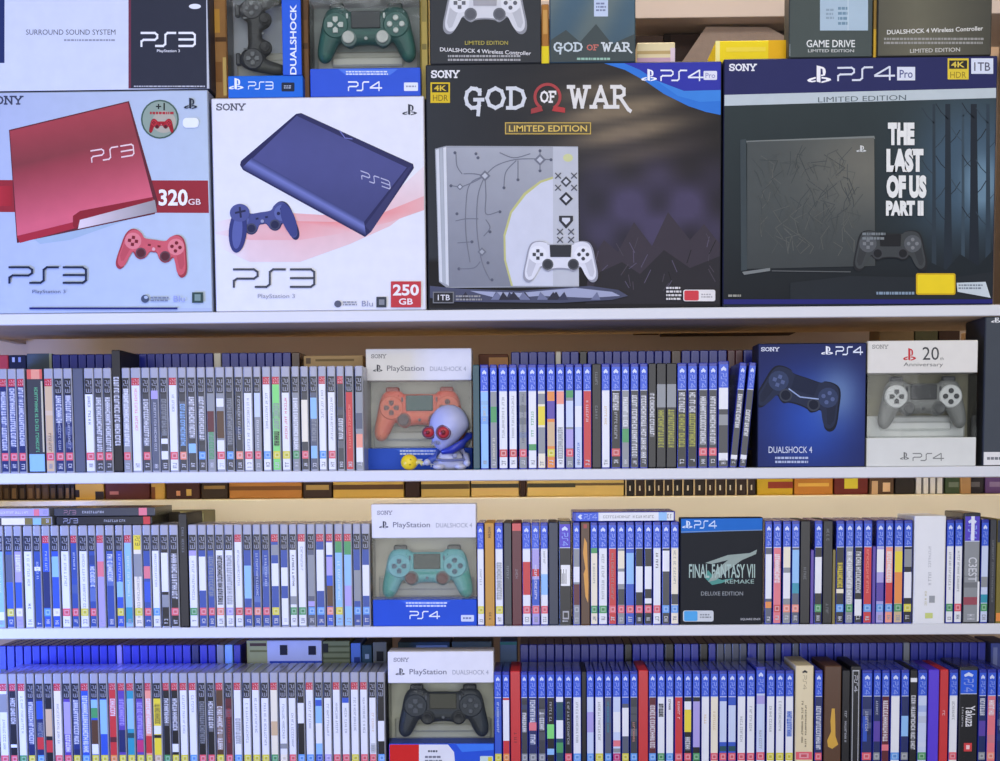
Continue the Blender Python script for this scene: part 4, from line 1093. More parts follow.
for k in range(130):
    x = rq.uniform(760,856); y = rq.uniform(168,256)
    if 752 < x < 864 and 148 < y < 258: a.line([(x,y),(x+rq.uniform(-9,9),y-rq.uniform(6,16)),(x+rq.uniform(-14,14),y-rq.uniform(12,24))], .7, rq.choice([(74,79,78),(88,91,88),(66,71,72)]), adv=False)
a.symbol(856, 145.5, 866, 152.5, (206,210,210)); a.poly([(742,272),(770,268),(770,271),(744,275)], (120,126,126)); a.line([(772,271),(850,272)], 1, (90,94,96))
a.poly([(790,283),(850,276),(950,278),(994,272),(994,300),(790,300)], (34,40,46))
pad_print(a, 890, 250, 36, 0, 4, (62,66,68), (34,36,40), (84,88,92), (30,32,36), (120,124,128), (30,32,36)); a.small(862, 232, 885, 241, (120,128,132), 2, 22)
for t, x0_, y0_, x1_, y1_ in (('THE',887.5,123,914,145.5),('LAST',886,149,923,172.5),('OF US',886,175.5,926,198.5),('PART II',885.5,201,923,216)): a.txt(t, x0_, y0_, x1_, y1_, (226,228,226), .07)
a.rrect(915.5, 273.5, 955, 295, 2, (206,170,30)); a.rrect(917, 275, 953.5, 293.5, 1.5, (236,208,36)); a.poly([(956,283),(985,282),(990,298),(957,292)], (196,208,214)); a.small(958, 284, 982, 290, (120,130,140), 2, 7); a.small(876, 291, 914, 296, (130,150,170), 1, 8)
a.rect(722, 299.5, 994, 304.5, (34,36,110)); a.small(728, 294, 742, 298, (150,150,140), 1, 2)
done(a); boxD = a
ZA = boxA.zt; ZB_ = zat(320, 97, .002); ZC = boxC.zt; ZD = boxD.zt

# --- boxes standing on the console boxes
UP = 'boxes standing on the console boxes'
a = carton('sound_system_box', -14, 209, -30, 89, ZA, .16, (206,214,234), 'long white and slate sound system box lying on the pale blue console box', group=UP, side=(40,44,60))
a.rect(-14, -30, 4.5, 63, (36,50,100)); a.txt('SURROUND SOUND SYSTEM', 26, 29.5, 115.5, 34.8, (80,84,98)); a.small(64, 38.5, 115, 42, (150,156,172), 1, 12)
a.rect(128.5, -30, 131, 88.5, (110,50,70)); a.rect(131, -30, 209, 88.5, (44,48,62)); a.logo('3', 141.5, 33, 196, 46, (232,234,240), .17); a.txt('PlayStation 3', 157, 49.5, 180, 53, (226,228,234), .01); a.small(134, 85.3, 205, 87.6, (190,194,204), 1, 4)
a.ell(195, 6.5, 6, 2.6, (226,230,240)); a.poly([(206,-30),(209,-30),(209,89),(207,89)], (190,196,206))
done(a)
# black controller in blue framed box, turned on its side
h, b = window_box(227, 302, -20, -12, 75.5, 96, ZB_, .06, 'blue controller box with a sideways black controller, beside the sound system box', head=(60,110,200), foot=(30,104,206), inner=(180,186,196), group='controller boxes', ztop=zat(264,-20,.004))
part('header_print', h.mb, M_PRINT, h.root)
b.symbol(228.5, 78, 243.5, 90, (232,238,246)); b.logo('3', 248.5, 82, 273.5, 89, (220,230,244), .16); b.rrect(281.5, 82.5, 294.5, 91.5, 1, (30,40,60)); b.small(284, 85, 292, 89, (170,180,196), 2, 4); part('base_print', b.mb, M_PRINT, b.root)
X0 = at(282.5, 40, .004).x; X1 = at(301.5, 40, .004).x
mb = MB(); mb.box(X0, X1, .0015, .0038, zat(290,75.5,.004), zat(290,-12,.004), C((34,74,190)), .0005); sb = part('side_band', mb, M_PRINT, b.root)
a = Art(.0013, X0+.0006, X1-.0006, zat(290,75,.004), zat(290,-12,.004), (40,92,206)); a.text('DUALSHOCK', (296.5,74.5), (0,-70), (-6.5,0), (230,236,246), .02); a.root = b.root; a.front = 'side_lettering'; done(a)
controller('game_controller', 260, 34.8, 38.5, .028, (52,54,58), (62,64,60), (58,60,66), (40,42,46), (110,114,120), (40,40,44), 'black controller standing sideways behind the window of the blue box', 3, rot=-PI/2)
h, b = window_box(309.5, 420, -20, -2, 68, 96, ZB_, .06, 'controller box holding a dark green controller, on the white console box', foot=(48,86,200), inner=(168,176,174), ztop=zat(364,-20,.004))
part('header_print', h.mb, M_PRINT, h.root)
b.poly([(338,69),(398,69),(390,75),(346,75)], (76,120,220)); b.small(346, 70.5, 388, 75.5, (214,222,240), 2, 3); b.logo('4', 348.5, 82, 381, 90.5, (230,234,244), .17); b.rrect(404, 82.5, 418, 91, 1, (222,228,238)); b.small(406,85,416,88,(150,154,170),1,3); part('base_print', b.mb, M_PRINT, b.root)
controller('game_controller', 366.5, 35, 47.5, .0285, (40,84,82), (44,98,92), (48,96,92), (196,200,200), (206,212,212), (52,58,64), 'dark green controller with white sticks and buttons behind a window', 4, shoulders=(60,70,70))
for nm, x0_, x1_, y0_, c, l in (('cardboard_strip',303,308.5,-15,(150,112,80),'brown cardboard strip squeezed between the blue and the green controller boxes'),('yellow_case',421,427.5,-10,(222,200,120),'thin pale yellow case standing between green controller box and charcoal controller box')):
    xx0 = at(x0_,40,.03).x; xx1 = at(x1_,40,.03).x; simple_box(nm, xx0, xx1, .03, ZB_+.0002 if x0_ < 400 else ZB_+.0002, zat(300,y0_,.03), .09, c, l, 'case' if 'case' in nm else 'cardboard', m=M_CARD, faces=[(.15,.85,.1,.3,mixc(c,'K',.2)),(.15,.85,.5,.55,mixc(c,'K',.3))])
# brown cartons seen between the sound box and the blue controller box
xx0 = at(214,40,.05).x; xx1 = at(226.3,40,.05).x
simple_box('brown_carton', xx0, xx1, .05, ZB_+.0003, zat(220,-8,.05), .12, (176,130,80), 'brown carton glimpsed between the sound system box and the blue controller box', 'box', m=M_CARD, faces=[(0,.5,.15,.36,(214,160,70)),(.1,1,.40,.44,(96,66,40)),(.68,.95,.58,.92,(232,200,120)),(0,.6,.62,.8,(146,100,56)),(0,1,.94,.98,(90,60,36))])
a = carton('controller_carton', 429.5, 541, -38, 64.5, ZC, .07, (52,55,58), 'charcoal controller carton printed with a white controller, on the charcoal console box', group=UP, side=(44,46,48))
pad_print(a, 485, 10, 41, 0, 4, (206,208,212), (140,142,148), (218,220,224), (90,92,98), (100,102,108), (160,160,164))
a.txt('LIMITED EDITION', 465, 41, 508, 45, (178,166,80), .005); a.text('DUALSHOCK 4 Wireless Controller', (440,51.5), (91,4), (0,-4), (222,222,222), .012); a.small(448, 54.5, 522, 62, (168,168,168), 2, 31)
done(a)
xx0 = at(541.5,40,.01).x; xx1 = at(549,40,.01).x
simple_box('yellow_case', xx0, xx1, .01, ZC+.0002, zat(545,4,.01), .08, (176,120,56), 'thin brown and yellow case left of the small GOD OF WAR carton', 'case', faces=[(0,1,.7,1,(236,216,40)),(.2,.8,.1,.5,(206,158,90))])
a = carton('game_carton', 549.5, 635.5, -40, 62, ZC, .05, (74,98,112), 'teal grey game carton with small GOD OF WAR title, on the charcoal console box', group=UP, side=(60,80,90))
a.grid([(549,-40),(636,-40),(636,62),(549,62)], 16, 16, lambda u,v: mixc(mixc((74,102,120),(112,124,120),.5+.5*math.sin(u*9+v*5)),(60,78,84),v*.5))
a.poly([(549,62),(549,40),(566,30),(580,42),(596,24),(612,44),(636,34),(636,62)], (66,76,76)); a.rect(594, -10, 608, 16.5, (190,204,226)); a.small(596, 2, 606, 12, (120,130,160), 3, 2)
a.serif('GOD', 554, 43, 582, 51, (196,208,212), .2); a.serif('OF', 587, 45, 598, 50, (190,110,100), .2); a.serif('WAR', 602, 43, 631, 51, (206,214,216), .2); a.small(577, 57, 610, 61, (150,190,170), 1, 6)
done(a)
# stack and yellow box further back
xx0 = at(637,50,.06).x; xx1 = at(675,50,.06).x
simple_box('cream_carton', xx0, xx1, .06, ZC+.0002, zat(656,42.5,.06), .1, (232,218,180), 'low cream carton with pink edge lying right of the small GOD OF WAR carton', 'box', group=UP, faces=[(0,1,.3,.42,(196,170,120)),(0,.88,.55,1,(206,170,196)),(.88,1,.2,1,(226,206,226))])
xx0 = at(715.5,50,.03).x; xx1 = at(787,50,.03).x
simple_box('yellow_carton', xx0, xx1, .03, ZD+.0002, zat(750,40.5,.03), .12, (240,214,30), 'low bright yellow carton left of the grey GAME DRIVE carton', 'box', group=UP, faces=[(0,.06,0,1,(244,232,150)),(.74,1,0,1,(232,178,20)),(.15,.7,.3,.5,(244,220,70))])
a = carton('game_carton', 789, 873, -36, 56.5, ZD, .05, (70,80,78), 'dark grey carton marked GAME DRIVE with a pale picture on top', group=UP, side=(56,62,60))
a.rect(820, -30, 868, 30.5, (168,190,206)); a.small(838, 6, 848, 26, (110,140,160), 4, 5); a.small(826, 8, 834, 20, (140,160,176), 3, 6); a.line([(848,-6),(848,30)], 1, (190,206,216))
a.txt('GAME DRIVE', 806.5, 40, 855, 47.3, (222,226,224), .012); a.txt('LIMITED EDITION', 808, 49.3, 854, 52.3, (196,200,198), .01); a.rect(789, 44, 790, 56, (190,200,200)); done(a)
xx0 = at(873.6,30,.01).x; xx1 = at(877,30,.01).x
simple_box('yellow_case', xx0, xx1, .01, ZD+.0002, zat(875,0,.01), .08, (216,176,60), 'very thin golden case between GAME DRIVE carton and the last controller carton', 'case', faces=[(0,1,.0,.5,(150,120,60))])
a = carton('controller_carton', 877.6, 992, -36, 55, ZD, .07, (78,76,66), 'olive grey LIMITED EDITION controller carton at the top right', group=UP, side=(48,48,44))
a.grid([(877,-36),(993,-36),(993,55),(877,55)], 12, 10, lambda u,v: mixc((104,102,86),(62,62,56),abs(u-.35)*1.2)); a.text('DUALSHOCK 4 Wireless Controller', (887,34.5), (96,-4), (0,-4.5), (222,222,218), .012); a.small(884, 37, 984, 45, (150,150,146), 2, 41); a.text('LIMITED EDITION', (910,53), (50,-1.5), (0,-4), (196,196,190), .008); done(a)

# --- second shelf boxes
h, b = window_box(366.5, 472, 348.5, 380.5, 448, 470, Z2, .058, 'orange boxed controller: white headed box with red orange controller, second shelf', Yf=.07)
def head_print(h, x0, y0, sc=1.0, col=(120,116,140)):
    h.serif('SONY', x0+4, y0+5, x0+19, y0+8.5, (140,140,150), .2); h.symbol(x0+6, y0+15, x0+15.5, y0+22.5, (70,72,84))
    h.txt('PlayStation', x0+20, y0+16, x0+57, y0+23, (108,110,124), .004); h.txt('DUALSHOCK 4', x0+63, y0+17, x0+99, y0+21.5, (158,160,172)); part('header_print', h.mb, M_PRINT, h.root)
def foot_print(b, x0, y0, w=104, rating=True):
    b.poly([(x0+28,y0+.5),(x0+78,y0+.5),(x0+70,y0+6.5),(x0+36,y0+6.5)], (60,104,214)); b.small(x0+33, y0+1.5, x0+74, y0+7.5, (206,216,240), 2, 3); b.logo('4', x0+37, y0+11.5, x0+66, y0+18.5, (226,232,244), .17)
    if rating: b.rrect(x0+88, y0+15, x0+101, y0+21.5, 1, (206,216,238)); b.small(x0+90,y0+16.5,x0+99,y0+20,(120,130,170),1,3)
    part('base_print', b.mb, M_PRINT, b.root)
head_print(h, 367, 349.5); foot_print(b, 367, 448, rating=False)
controller('game_controller', 420, 415.5, 45, .0935, (222,98,78), (232,120,90), (226,110,84), (92,76,84), (110,72,76), (64,92,92), 'red orange controller behind the window, partly hidden by the figurine', 4, shoulders=(150,60,50))
a = carton('controller_carton', 757.5, 866, 343, 467.6, Z2, .07, (34,44,110), 'navy controller carton with printed dark controller, right end of the second shelf', side=(24,28,50))
a.grid([(757,342),(866,340),(866,467),(757,468)], 24, 24, lambda u,v: mixc(mixc(mixc((34,42,92),(40,76,170), math.exp(-((u-.5)/.4)**2-((v-.62)/.4)**2)), (118,146,184), .75*math.exp(-((u-.74)/.2)**2-((v-.42)/.22)**2)), (26,32,62), max(0,.3-v)*.8))
a.serif('SONY', 761, 347.5, 779, 351, (214,220,236), .2); a.symbol(821, 346, 833, 355, (236,240,248)); a.logo('4', 836, 347, 862, 354.5, (222,230,246), .18)
pad_print(a, 801, 396, 42, .33, 4, (38,46,70), (22,26,42), (52,64,96), (24,30,48), (84,98,140), (30,38,62)); a.line([(789,389),(800,397),(818,399)], 1.2, (150,170,214))
a.txt('DUALSHOCK 4', 768.5, 446.5, 812, 453, (206,214,236), .005); a.small(775, 456, 808, 464, (176,188,220), 2, 14); done(a)
h, b = window_box(867, 977, 340.5, 373, 437.5, 466, Z2, .058, 'white boxed grey controller with red 20th anniversary emblem, second shelf right end', head=(222,220,214), foot=(214,216,212), inner=(150,146,126), cradle=(226,228,228))
h.serif('SONY', 872, 345, 888, 348.5, (150,150,146), .2); h.symbol(903, 348, 916, 361, (196,60,64)); h.txt('20', 922.5, 347, 939, 360, (70,72,74)); h.txt('th', 940, 357, 943.5, 360, (90,92,94)); h.txt('Anniversary', 903.5, 362.5, 943, 367.5, (110,110,110)); part('header_print', h.mb, M_PRINT, h.root)
b.symbol(900, 452, 909, 460, (110,112,110)); b.logo('4', 913, 453.5, 943, 460.5, (130,132,130), .15); part('base_print', b.mb, M_PRINT, b.root)
controller('game_controller', 922, 404, 43, .0275, (120,122,122), (128,130,130), (214,216,218), (88,90,92), (66,68,72), (52,54,58), 'grey controller with white face discs behind the anniversary box window', 4, shoulders=(80,82,84))
a = carton('console_box', 984, 1040, 316.5, 466, Z2, .12, (70,76,84), 'slate grey carton with white foot cut off by the right edge, second shelf', side=(50,54,60))
a.symbol(991, 315.5, 1001, 323, (226,228,230)); a.rect(983, 452, 1040, 466, (226,226,226)); a.small(987, 456, 1004, 461, (120,124,130), 1, 5); done(a)
# --- third shelf boxes
h, b = window_box(372.2, 476.5, 504, 538, 599.5, 625.5, Z3, .058, 'teal boxed controller: white headed box with turquoise controller, third shelf', inner=(226,220,204))
head_print(h, 373, 506); foot_print(b, 373, 600)
controller('game_controller', 427.5, 573, 45, .0275, (96,176,184), (36,152,142), (112,186,200), (96,48,54), (62,96,120), (64,76,72), 'turquoise controller with dark red sticks behind the window', 4, shoulders=(84,86,84))
a = carton('game_box', 680, 763, 517.5, 623.5, Z3, .03, (32,35,41), 'black game box with blue top strip and silver green logo, third shelf', cat='game box', side=(30,32,38))
a.poly([(679,517),(763,517),(763,530),(679,533)], (34,108,196)); a.line([(679,532),(763,530)], .8, (120,150,190)); a.symbol(682, 520.5, 692.5, 528.5, (214,228,244)); a.logo('4', 694.5, 521, 716, 528, (200,220,244), .18)
SG = (170,194,186)
a.poly([(704,577),(712,585),(722,583),(734,578),(722,580),(714,577),(708,570)], (84,150,140)); a.poly([(705,563),(728,555),(750,553),(757,549.5),(756,554),(742,560),(728,570),(716,580),(708,582),(716,570),(728,560),(712,564)], (150,166,158))
a.txt('FINAL FANTASY VII', 689, 564, 755, 578, SG, .012); a.txt('REMAKE', 725, 579.5, 754, 583.5, (150,176,168), .01); a.txt('DELUXE EDITION', 701, 591.5, 743, 595.5, (150,156,160), .004)
a.rrect(683, 610.5, 713.5, 621.5, 2, (206,212,216)); a.rrect(684, 611, 697.5, 621, 1.5, (84,168,226)); a.small(700, 613.5, 711, 618.5, (140,146,150), 2, 4); a.txt('SQUARE ENIX', 740.5, 618, 760.5, 620.5, (190,192,196), .01); done(a)
# olive carton behind the tall black case
xx0 = at(161,517,.135).x; xx1 = at(204,517,.135).x
simple_box('olive_carton', xx0, xx1, .135, Z3+.0002, zat(180,511.5,.135), .1, (112,108,78), 'olive carton standing behind the tall black case on the third shelf', 'box', faces=[(0,.45,0,1,(48,44,36)),(.75,1,.02,.3,(140,138,104))])
# --- bottom shelf box
h, b = window_box(388.5, 494, 651.5, 683, 743.5, 773.5, Z4, .058, 'black boxed controller: white headed box with black controller, bottom shelf', inner=(228,228,208), cradle=(206,206,190))
head_print(h, 389.5, 653)
b.poly([(456,744),(494,744),(494,750),(462,752)], (60,120,220)); b.rrect(388, 744.5, 432, 774, 3, (206,36,34)); b.poly([(419,744.5),(448,744.5),(454,752),(456,774),(419,774)], (222,222,222)); b.small(428, 749.5, 438, 753, (70,72,80), 1, 4); b.small(425, 755, 442, 763, (120,122,130), 2, 5); b.rrect(480, 756, 493, 768, 1, (196,214,206)); b.rect(488, 757, 492, 767, (214,204,60)); part('base_print', b.mb, M_PRINT, b.root)
controller('game_controller', 443.5, 712, 45, .0275, (46,52,62), (46,56,72), (50,58,72), (40,44,52), (90,96,110), (76,76,66), 'black controller with large touchpad behind the window, bottom shelf', 4, shoulders=(40,44,54))

# ------------------------------------------------------------------ figurine with red round eyes and yellow ball toy
def figurine():
    Y = -.0
    s = pxs(0); P = lambda x, y, d=0: Vector((at(x, y, .0).x, d, at(x, y, .0).z))
    yc = .022; zb = Z2
    root = empty('toy_figurine', (P(447,468).x, yc, zb))
    # body: squat torso with legs, one continuous lathe-like form
    mb = MB()
    c = P(449, 455)
    mb.ball((c.x, yc, zb+.0185), (.026,.017,.018), C((184,186,206)), 24, 14, lambda p: Vector((p.x*(1.15 if p.z < 0 else .85), p.y, p.z)))
    for sx in (-1,1):
        mb.tube([(c.x+sx*.012, yc, zb+.014), (c.x+sx*.017, yc-.002, zb+.0116)], [.010,.0105], C((172,174,196)), 14)
        mb.ball((c.x+sx*.018, yc-.005, zb+.0055), (.0105,.014,.0052), C((190,192,212)), 16, 8)
    part('body', mb, M_TOY, root)
    mb = MB(); mb.tube([(c.x-.018, yc-.004, zb+.030), (c.x-.026, yc-.012, zb+.020), (c.x-.034, yc-.018, zb+.014)], [.0062,.0058,.005], C((58,84,178)), 12); mb.ball((c.x-.036, yc-.019, zb+.013), (.006,.006,.0055), C((176,180,204)), 12, 8); part('arm', mb, M_TOY, root)
    mb = MB(); mb.tube([(c.x+.019, yc, zb+.032), (c.x+.028, yc-.004, zb+.024), (c.x+.029, yc-.010, zb+.014)], [.0062,.0058,.005], C((150,154,190)), 12); mb.ball((c.x+.029, yc-.011, zb+.011), (.006,.006,.006), C((176,180,204)), 12, 8); part('arm', mb, M_TOY, root)
    mb = MB()
    mb.tube([(c.x-.024, yc-.0125, zb+.017), (c.x-.010, yc-.0185, zb+.016), (c.x+.008, yc-.0185, zb+.016), (c.x+.024, yc-.0125, zb+.017)], [.0022]*4, C((96,104,150)), 8); mb.box(c.x+.006, c.x+.013, yc-.021, yc-.015, zb+.020, zb+.027, C((120,126,160)), .0006); part('belt', mb, M_TOY, root)
    # collar
    mb = MB(); k = P(455, 447)
    mb.tube([(k.x-.022, yc-.014, zat(438,452)), (k.x-.006, yc-.021, zat(447,450)), (k.x+.010, yc-.018, zat(456,445)), (k.x+.022, yc-.006, zat(466,436)), (k.x+.024, yc+.008, zat(467,434))], [.004,.0065,.0075,.0065,.004], C((36,52,158)), 14); part('collar', mb, M_TOY, root)
    # head: large cranium narrowing to a jaw
    hc = P(448.5, 426)
    def hd(p):
        if p.z < 0: t = -p.z/.034; return Vector((p.x*(1-.30*t)-.0115*t, p.y*(1-.2*t)-.005*t, p.z*1.12))
        return p
    mb = MB(); mb.ball((hc.x, yc, hc.z), (.033,.029,.0355), C((168,174,214)), 32, 20, hd); hd_ = part('head', mb, M_TOY, root)
    for ex, r, dy in ((430,.0098,-.0205),(443.5,.0108,-.0285)):
        e = P(ex, 432.5)
        mb = MB(); mb.lathe((e.x, yc+dy+.006, e.z), (0,-1,0) if ex > 430 else (-.45,-1,0), [(r*1.18,-.002),(r*1.18,.005),(r*.95,.007),(r*.9,.0055)], C((96,60,88)), 22)
        mb.lathe((e.x, yc+dy+.006, e.z), (0,-1,0) if ex > 430 else (-.45,-1,0), [(r*.9,.0),(r*.88,.006),(r*.6,.0085),(r*.1,.0095)], C((176,46,58)), 22)
        mb.lathe((e.x, yc+dy+.006, e.z), (0,-1,0) if ex > 430 else (-.45,-1,0), [(r*.4,.008),(r*.35,.0102),(r*.05,.0106)], C((110,24,36)), 14)
        o = link('eye', mb.mesh('eye', hd_.matrix_world.translation if False else root.location), M_TOY, root)
    mb = MB(); mz = P(434, 443)
    for q_ in range(4): mb.box(mz.x-.004+q_*.003, mz.x-.002+q_*.003, yc-.0262+q_*.0008, yc-.018, mz.z-.003, mz.z+.002, C((120,126,168)), .0004)
    part('mouth', mb, M_TOY, root)
    tag(root, 'silver toy figurine with round red eyes and blue collar before the orange boxed controller', 'figurine')
    # yellow ball toy
    b = P(408.5, 463); r = .0135
    root = empty('yellow_ball_toy', (b.x, .0, zb)); yy = .0165
    mb = MB(); mb.ball((b.x, yy, zb+r*.98), (r*1.05,r,r*.97), C((236,206,36)), 22, 14); part('ball', mb, M_TOY, root)
    mb = MB(); 
    for dx, dz in ((.003,.004),(.006,-.001),(.002,-.004),(-.003,.001)): mb.ball((b.x+dx, yy-r*.93+abs(dx)*.3, zb+r*.98+dz), (.0017,.0012,.0012), C((110,90,20)), 10, 6)
    part('mark', mb, M_TOY, root)
    mb = MB(); mb.tube([(b.x+.012, yy-.004, zb+.012), (b.x+.018, yy-.006, zb+.014), (b.x+.023, yy-.008, zb+.010)], [.004,.0032,.0042], C((206,196,120)), 10); mb.tube([(b.x+.023, yy-.008, zb+.010), (b.x+.028, yy-.009, zb+.013)], [.003,.0025], C((190,196,210)), 10); part('handle', mb, M_TOY, root)
    tag(root, 'small yellow ball toy at the foot of the orange boxed controller', 'toy')
figurine()
# ------------------------------------------------------------------ things behind the shelves
rc = random.Random(21)
YR = .37
def rear(name, x0, x1, h, c, label, cat, faces=None, y=YR, zb=None, dep=.12, grp=None):
    X0 = at(x0+.2, 490, y).x; X1 = at(x1-.2, 490, y).x; zb = zl if zb is None else zb
    return simple_box(name, X0, X1, y, zb+.0003, zb+h, dep, c, label, cat, grp, M_PRINT, faces)
GR = 'cases on the ledge behind the shelves'
n = 0
x = -4
while x < 74:
    w = rc.uniform(6.2,8.6); n += 1
    rear('rear_case', x, min(x+w,74.5), .16, rc.choice([(38,28,24),(60,44,34),(32,26,28),(78,56,36)]), f'dark brown case foot under the second shelf, {ord_(n)} from the left edge', 'case', [(.25,.75,.86,.98,rc.choice([(120,92,60),(90,70,50)]))], grp=GR); x += w
L_ = [(75,104,(206,160,70),'tan carton foot under the second shelf, right of the dark brown feet',[(0,.15,.88,.97,(50,36,30)),(.7,1,.9,1,(44,32,28))]),
 (105,150,(88,40,38),'dark red carton foot under the second shelf, right of a tan one',[(.1,.3,.9,.94,(190,120,110))]),
 (151,165,(206,164,80),'small tan carton foot between dark red and dark brown feet',[(0,.3,.85,1,(120,70,40))]),
 (166,200,(70,40,36),'dark brown carton foot with two pale spots under the second shelf',[(.3,.42,.9,.96,(214,150,110)),(.6,.75,.88,.96,(206,170,90))]),
 (201,228,(58,44,34),'black brown carton foot left of the wide amber one',[(.1,.9,.84,.88,(150,120,70))]),
 (229,302,(186,126,60),'wide amber carton foot under the second shelf',[(0,1,.85,.9,(120,78,40))]),
 (303,332,(60,44,38),'dark carton foot between amber and golden cartons',[(.1,.9,.84,.9,(180,150,90))]),
 (333,404,(206,170,84),'golden carton foot left of a dark brown one, under orange box',[(0,1,.84,.9,(90,64,40))]),
 (405,420,(50,30,26),'narrow dark brown carton foot below the orange boxed controller',None),
 (421,470,(196,168,96),'mustard carton foot below the orange boxed controller',[(0,1,.84,.9,(84,70,44))]),
 (471,519,(212,180,110),'light tan carton foot right of the mustard one',[(0,1,.84,.89,(60,60,50))]),
 (520,526,(50,28,24),'narrow maroon carton foot between two light tan cartons',None),
 (527,624,(214,184,108),'long light tan carton foot under the blue headed cases',[(0,.5,.84,.89,(66,64,50)),(.5,1,.84,.87,(110,90,60))])]
for x0, x1, c, l, f in L_: rear('rear_carton', x0, x1, .155, c, l, 'box', f, grp=None)
x = 625; n = 0
while x < 752:
    w = rc.uniform(9,12); n += 1
    rear('rear_case', x, min(x+w,756), .16, rc.choice([(44,36,34),(52,40,38),(36,32,34)]), f'dark case foot with pale edge, {ord_(n)} right of the long light tan carton', 'case', [(0,.14,.5,1,(196,176,140)),(.45,.6,.88,.94,(220,210,190))], grp=GR); x += w
L_ = [(757,793,(206,170,44),'mustard carton foot below the navy controller carton',[(.3,1,.84,.92,(150,60,40))]),
 (794,833,(196,128,50),'orange brown carton foot below the navy controller carton',[(.1,.9,.86,.9,(226,180,80))]),
 (834,868,(110,40,34),'dark red carton foot with a yellow disc',[(.3,.7,.8,.93,(222,206,60))]),
 (869,894,(90,66,48),'brown carton foot with a pale patch below the anniversary box',[(.1,.35,.84,1,(206,170,130)),(.55,.85,.86,.97,(226,190,150))]),
 (895,915,(44,38,36),'black carton foot left of the white striped cases',None)]
for x0, x1, c, l, f in L_: rear('rear_carton', x0, x1, .155, c, l, 'box', f)
for k in range(4): rear('rear_case', 916+k*7, 922.6+k*7, .16, (222,222,224), f'narrow white case foot, {ord_(k+1)} of four near the right end under the second shelf', 'case', [(.8,1,0,1,(90,90,96))], grp='white cases on the rear ledge')
for x0, x1, c, l in ((945,962,(66,84,60),'green carton foot right of the narrow white feet'),(963,984,(48,44,50),'black carton foot near the right edge under the second shelf'),(985,1006,(104,76,130),'purple carton foot at the right edge under the second shelf')): rear('rear_carton', x0, x1, .155, c, l, 'box', [(.2,.8,.86,.92,mixc(c,'W',.3))])
# second shelf: things glimpsed over the front cases
def glimpse(name, x0, x1, yt, Y, zb, dep, c, label, cat='box', faces=None, m=None):
    X0 = at(x0, yt, Y).x; X1 = at(x1, yt, Y).x
    return simple_box(name, X0, X1, Y, zb+.0003, zat((x0+x1)/2, yt, Y), dep, c, label, cat, None, m or M_PRINT, faces)
glimpse('rear_carton', -6, 8, 355, .15, Z2, .1, (196,70,76), 'red carton corner peeping over the cases at the far left, second shelf')
glimpse('rear_carton', 8.5, 26, 355, .15, Z2, .1, (34,38,60), 'dark carton with pale dots beside the red corner, second shelf left', faces=[(.2,.35,.02,.06,(190,196,220)),(.55,.7,.02,.06,(150,160,200))])
glimpse('slanted_carton', 26.5, 51.5, 353.5, .15, Z2, .1, (84,96,104), 'grey green carton peeping over the wide dark green case', faces=[(.9,1,0,1,(170,176,150))])
glimpse('tan_carton', 303.5, 363, 355.5, .14, Z2, .12, (214,180,128), 'tan carton behind the cases just left of the orange boxed controller', faces=[(.04,.12,.02,.07,(130,110,90)),(.2,.85,.03,.05,(150,126,84))])
glimpse('tan_carton', 478.5, 508, 354, .14, Z2, .12, (110,66,44), 'brown carton with a tan face just right of the orange boxed controller', faces=[(.35,1,.03,1,(206,150,94))])
for x0, x1, yt, Y, c, l in ((880,914,322,.51,(146,120,84),'light brown carton behind the anniversary box, left of the green brown one'),(915,938,318,.51,(92,88,60),'green brown carton high behind the anniversary box'),(939,960,319,.51,(70,50,38),'dark brown carton left of the tan post, second shelf right'),):
    X0 = at(x0, 330, Y).x; X1 = at(x1, 330, Y).x; simple_box('rear_carton', X0, X1, Y, zl+.0003, zat((x0+x1)/2, yt, Y), .1, c, l, 'box', None, M_CARD, [(.1,.9,.02,.05,mixc(c,'W',.25))])
X0 = at(964, 330, .36).x; X1 = at(974, 330, .36).x
r_ = empty('rear_post', ((X0+X1)/2, .36, zl)); mb = MB(); mb.box(X0, X1, .36, .38, zl+.0003, Z1-BD-.0005, C((176,138,96)), .001); part('post', mb, M_CARD, r_); mb = MB()
for k in range(5): mb.box((X0+X1)/2-.002, (X0+X1)/2+.002, .3585, .3602, zl+.05+.05*k, zl+.06+.05*k, C((60,50,44)))
part('slot', mb, M_CARD, r_); tag(r_, 'slotted tan post behind the right end of the second shelf', 'post')
glimpse('tan_card', 728.5, 741, 388, .1295, Z2, .01, (206,180,120), 'tan card glimpsed in the gap beside the two leaning cases', 'card', [(0,1,0,.02,(150,124,80))])
# wide low board behind the second rank
# bottom shelf: white device box between the rear ranks and the clutter beside it
YC = .16
def low(name, x0, x1, yt, c, label, cat, faces=None, Y=YC, yb=663, dep=.11, m=None):
    X0 = at(x0, 655, Y).x; X1 = at(x1, 655, Y).x; zt = zat((x0+x1)/2, yt, Y)
    return simple_box(name, X0, X1, Y, Z4+.0003, zt, dep, c, label, cat, None, m or M_PRINT, faces)
f = lambda y: (zat(280,640.5,YC)-zat(280,y,YC))/(zat(280,640.5,YC)-Z4)
low('device_carton', 247, 322, 640.5, (206,212,236), 'white carton with a black lens mark between rear blue cases and striped carton', 'box', [(0,.27,0,1,(176,178,120)),(.04,.26,f(643),f(646),(90,70,60)),(.04,.27,f(650),f(652),(130,130,80)),(.44,.54,f(645),f(655),(40,44,60)),(.82,.92,f(646),f(655),(34,38,60)),(.3,1,f(661),f(664),(60,90,190))])
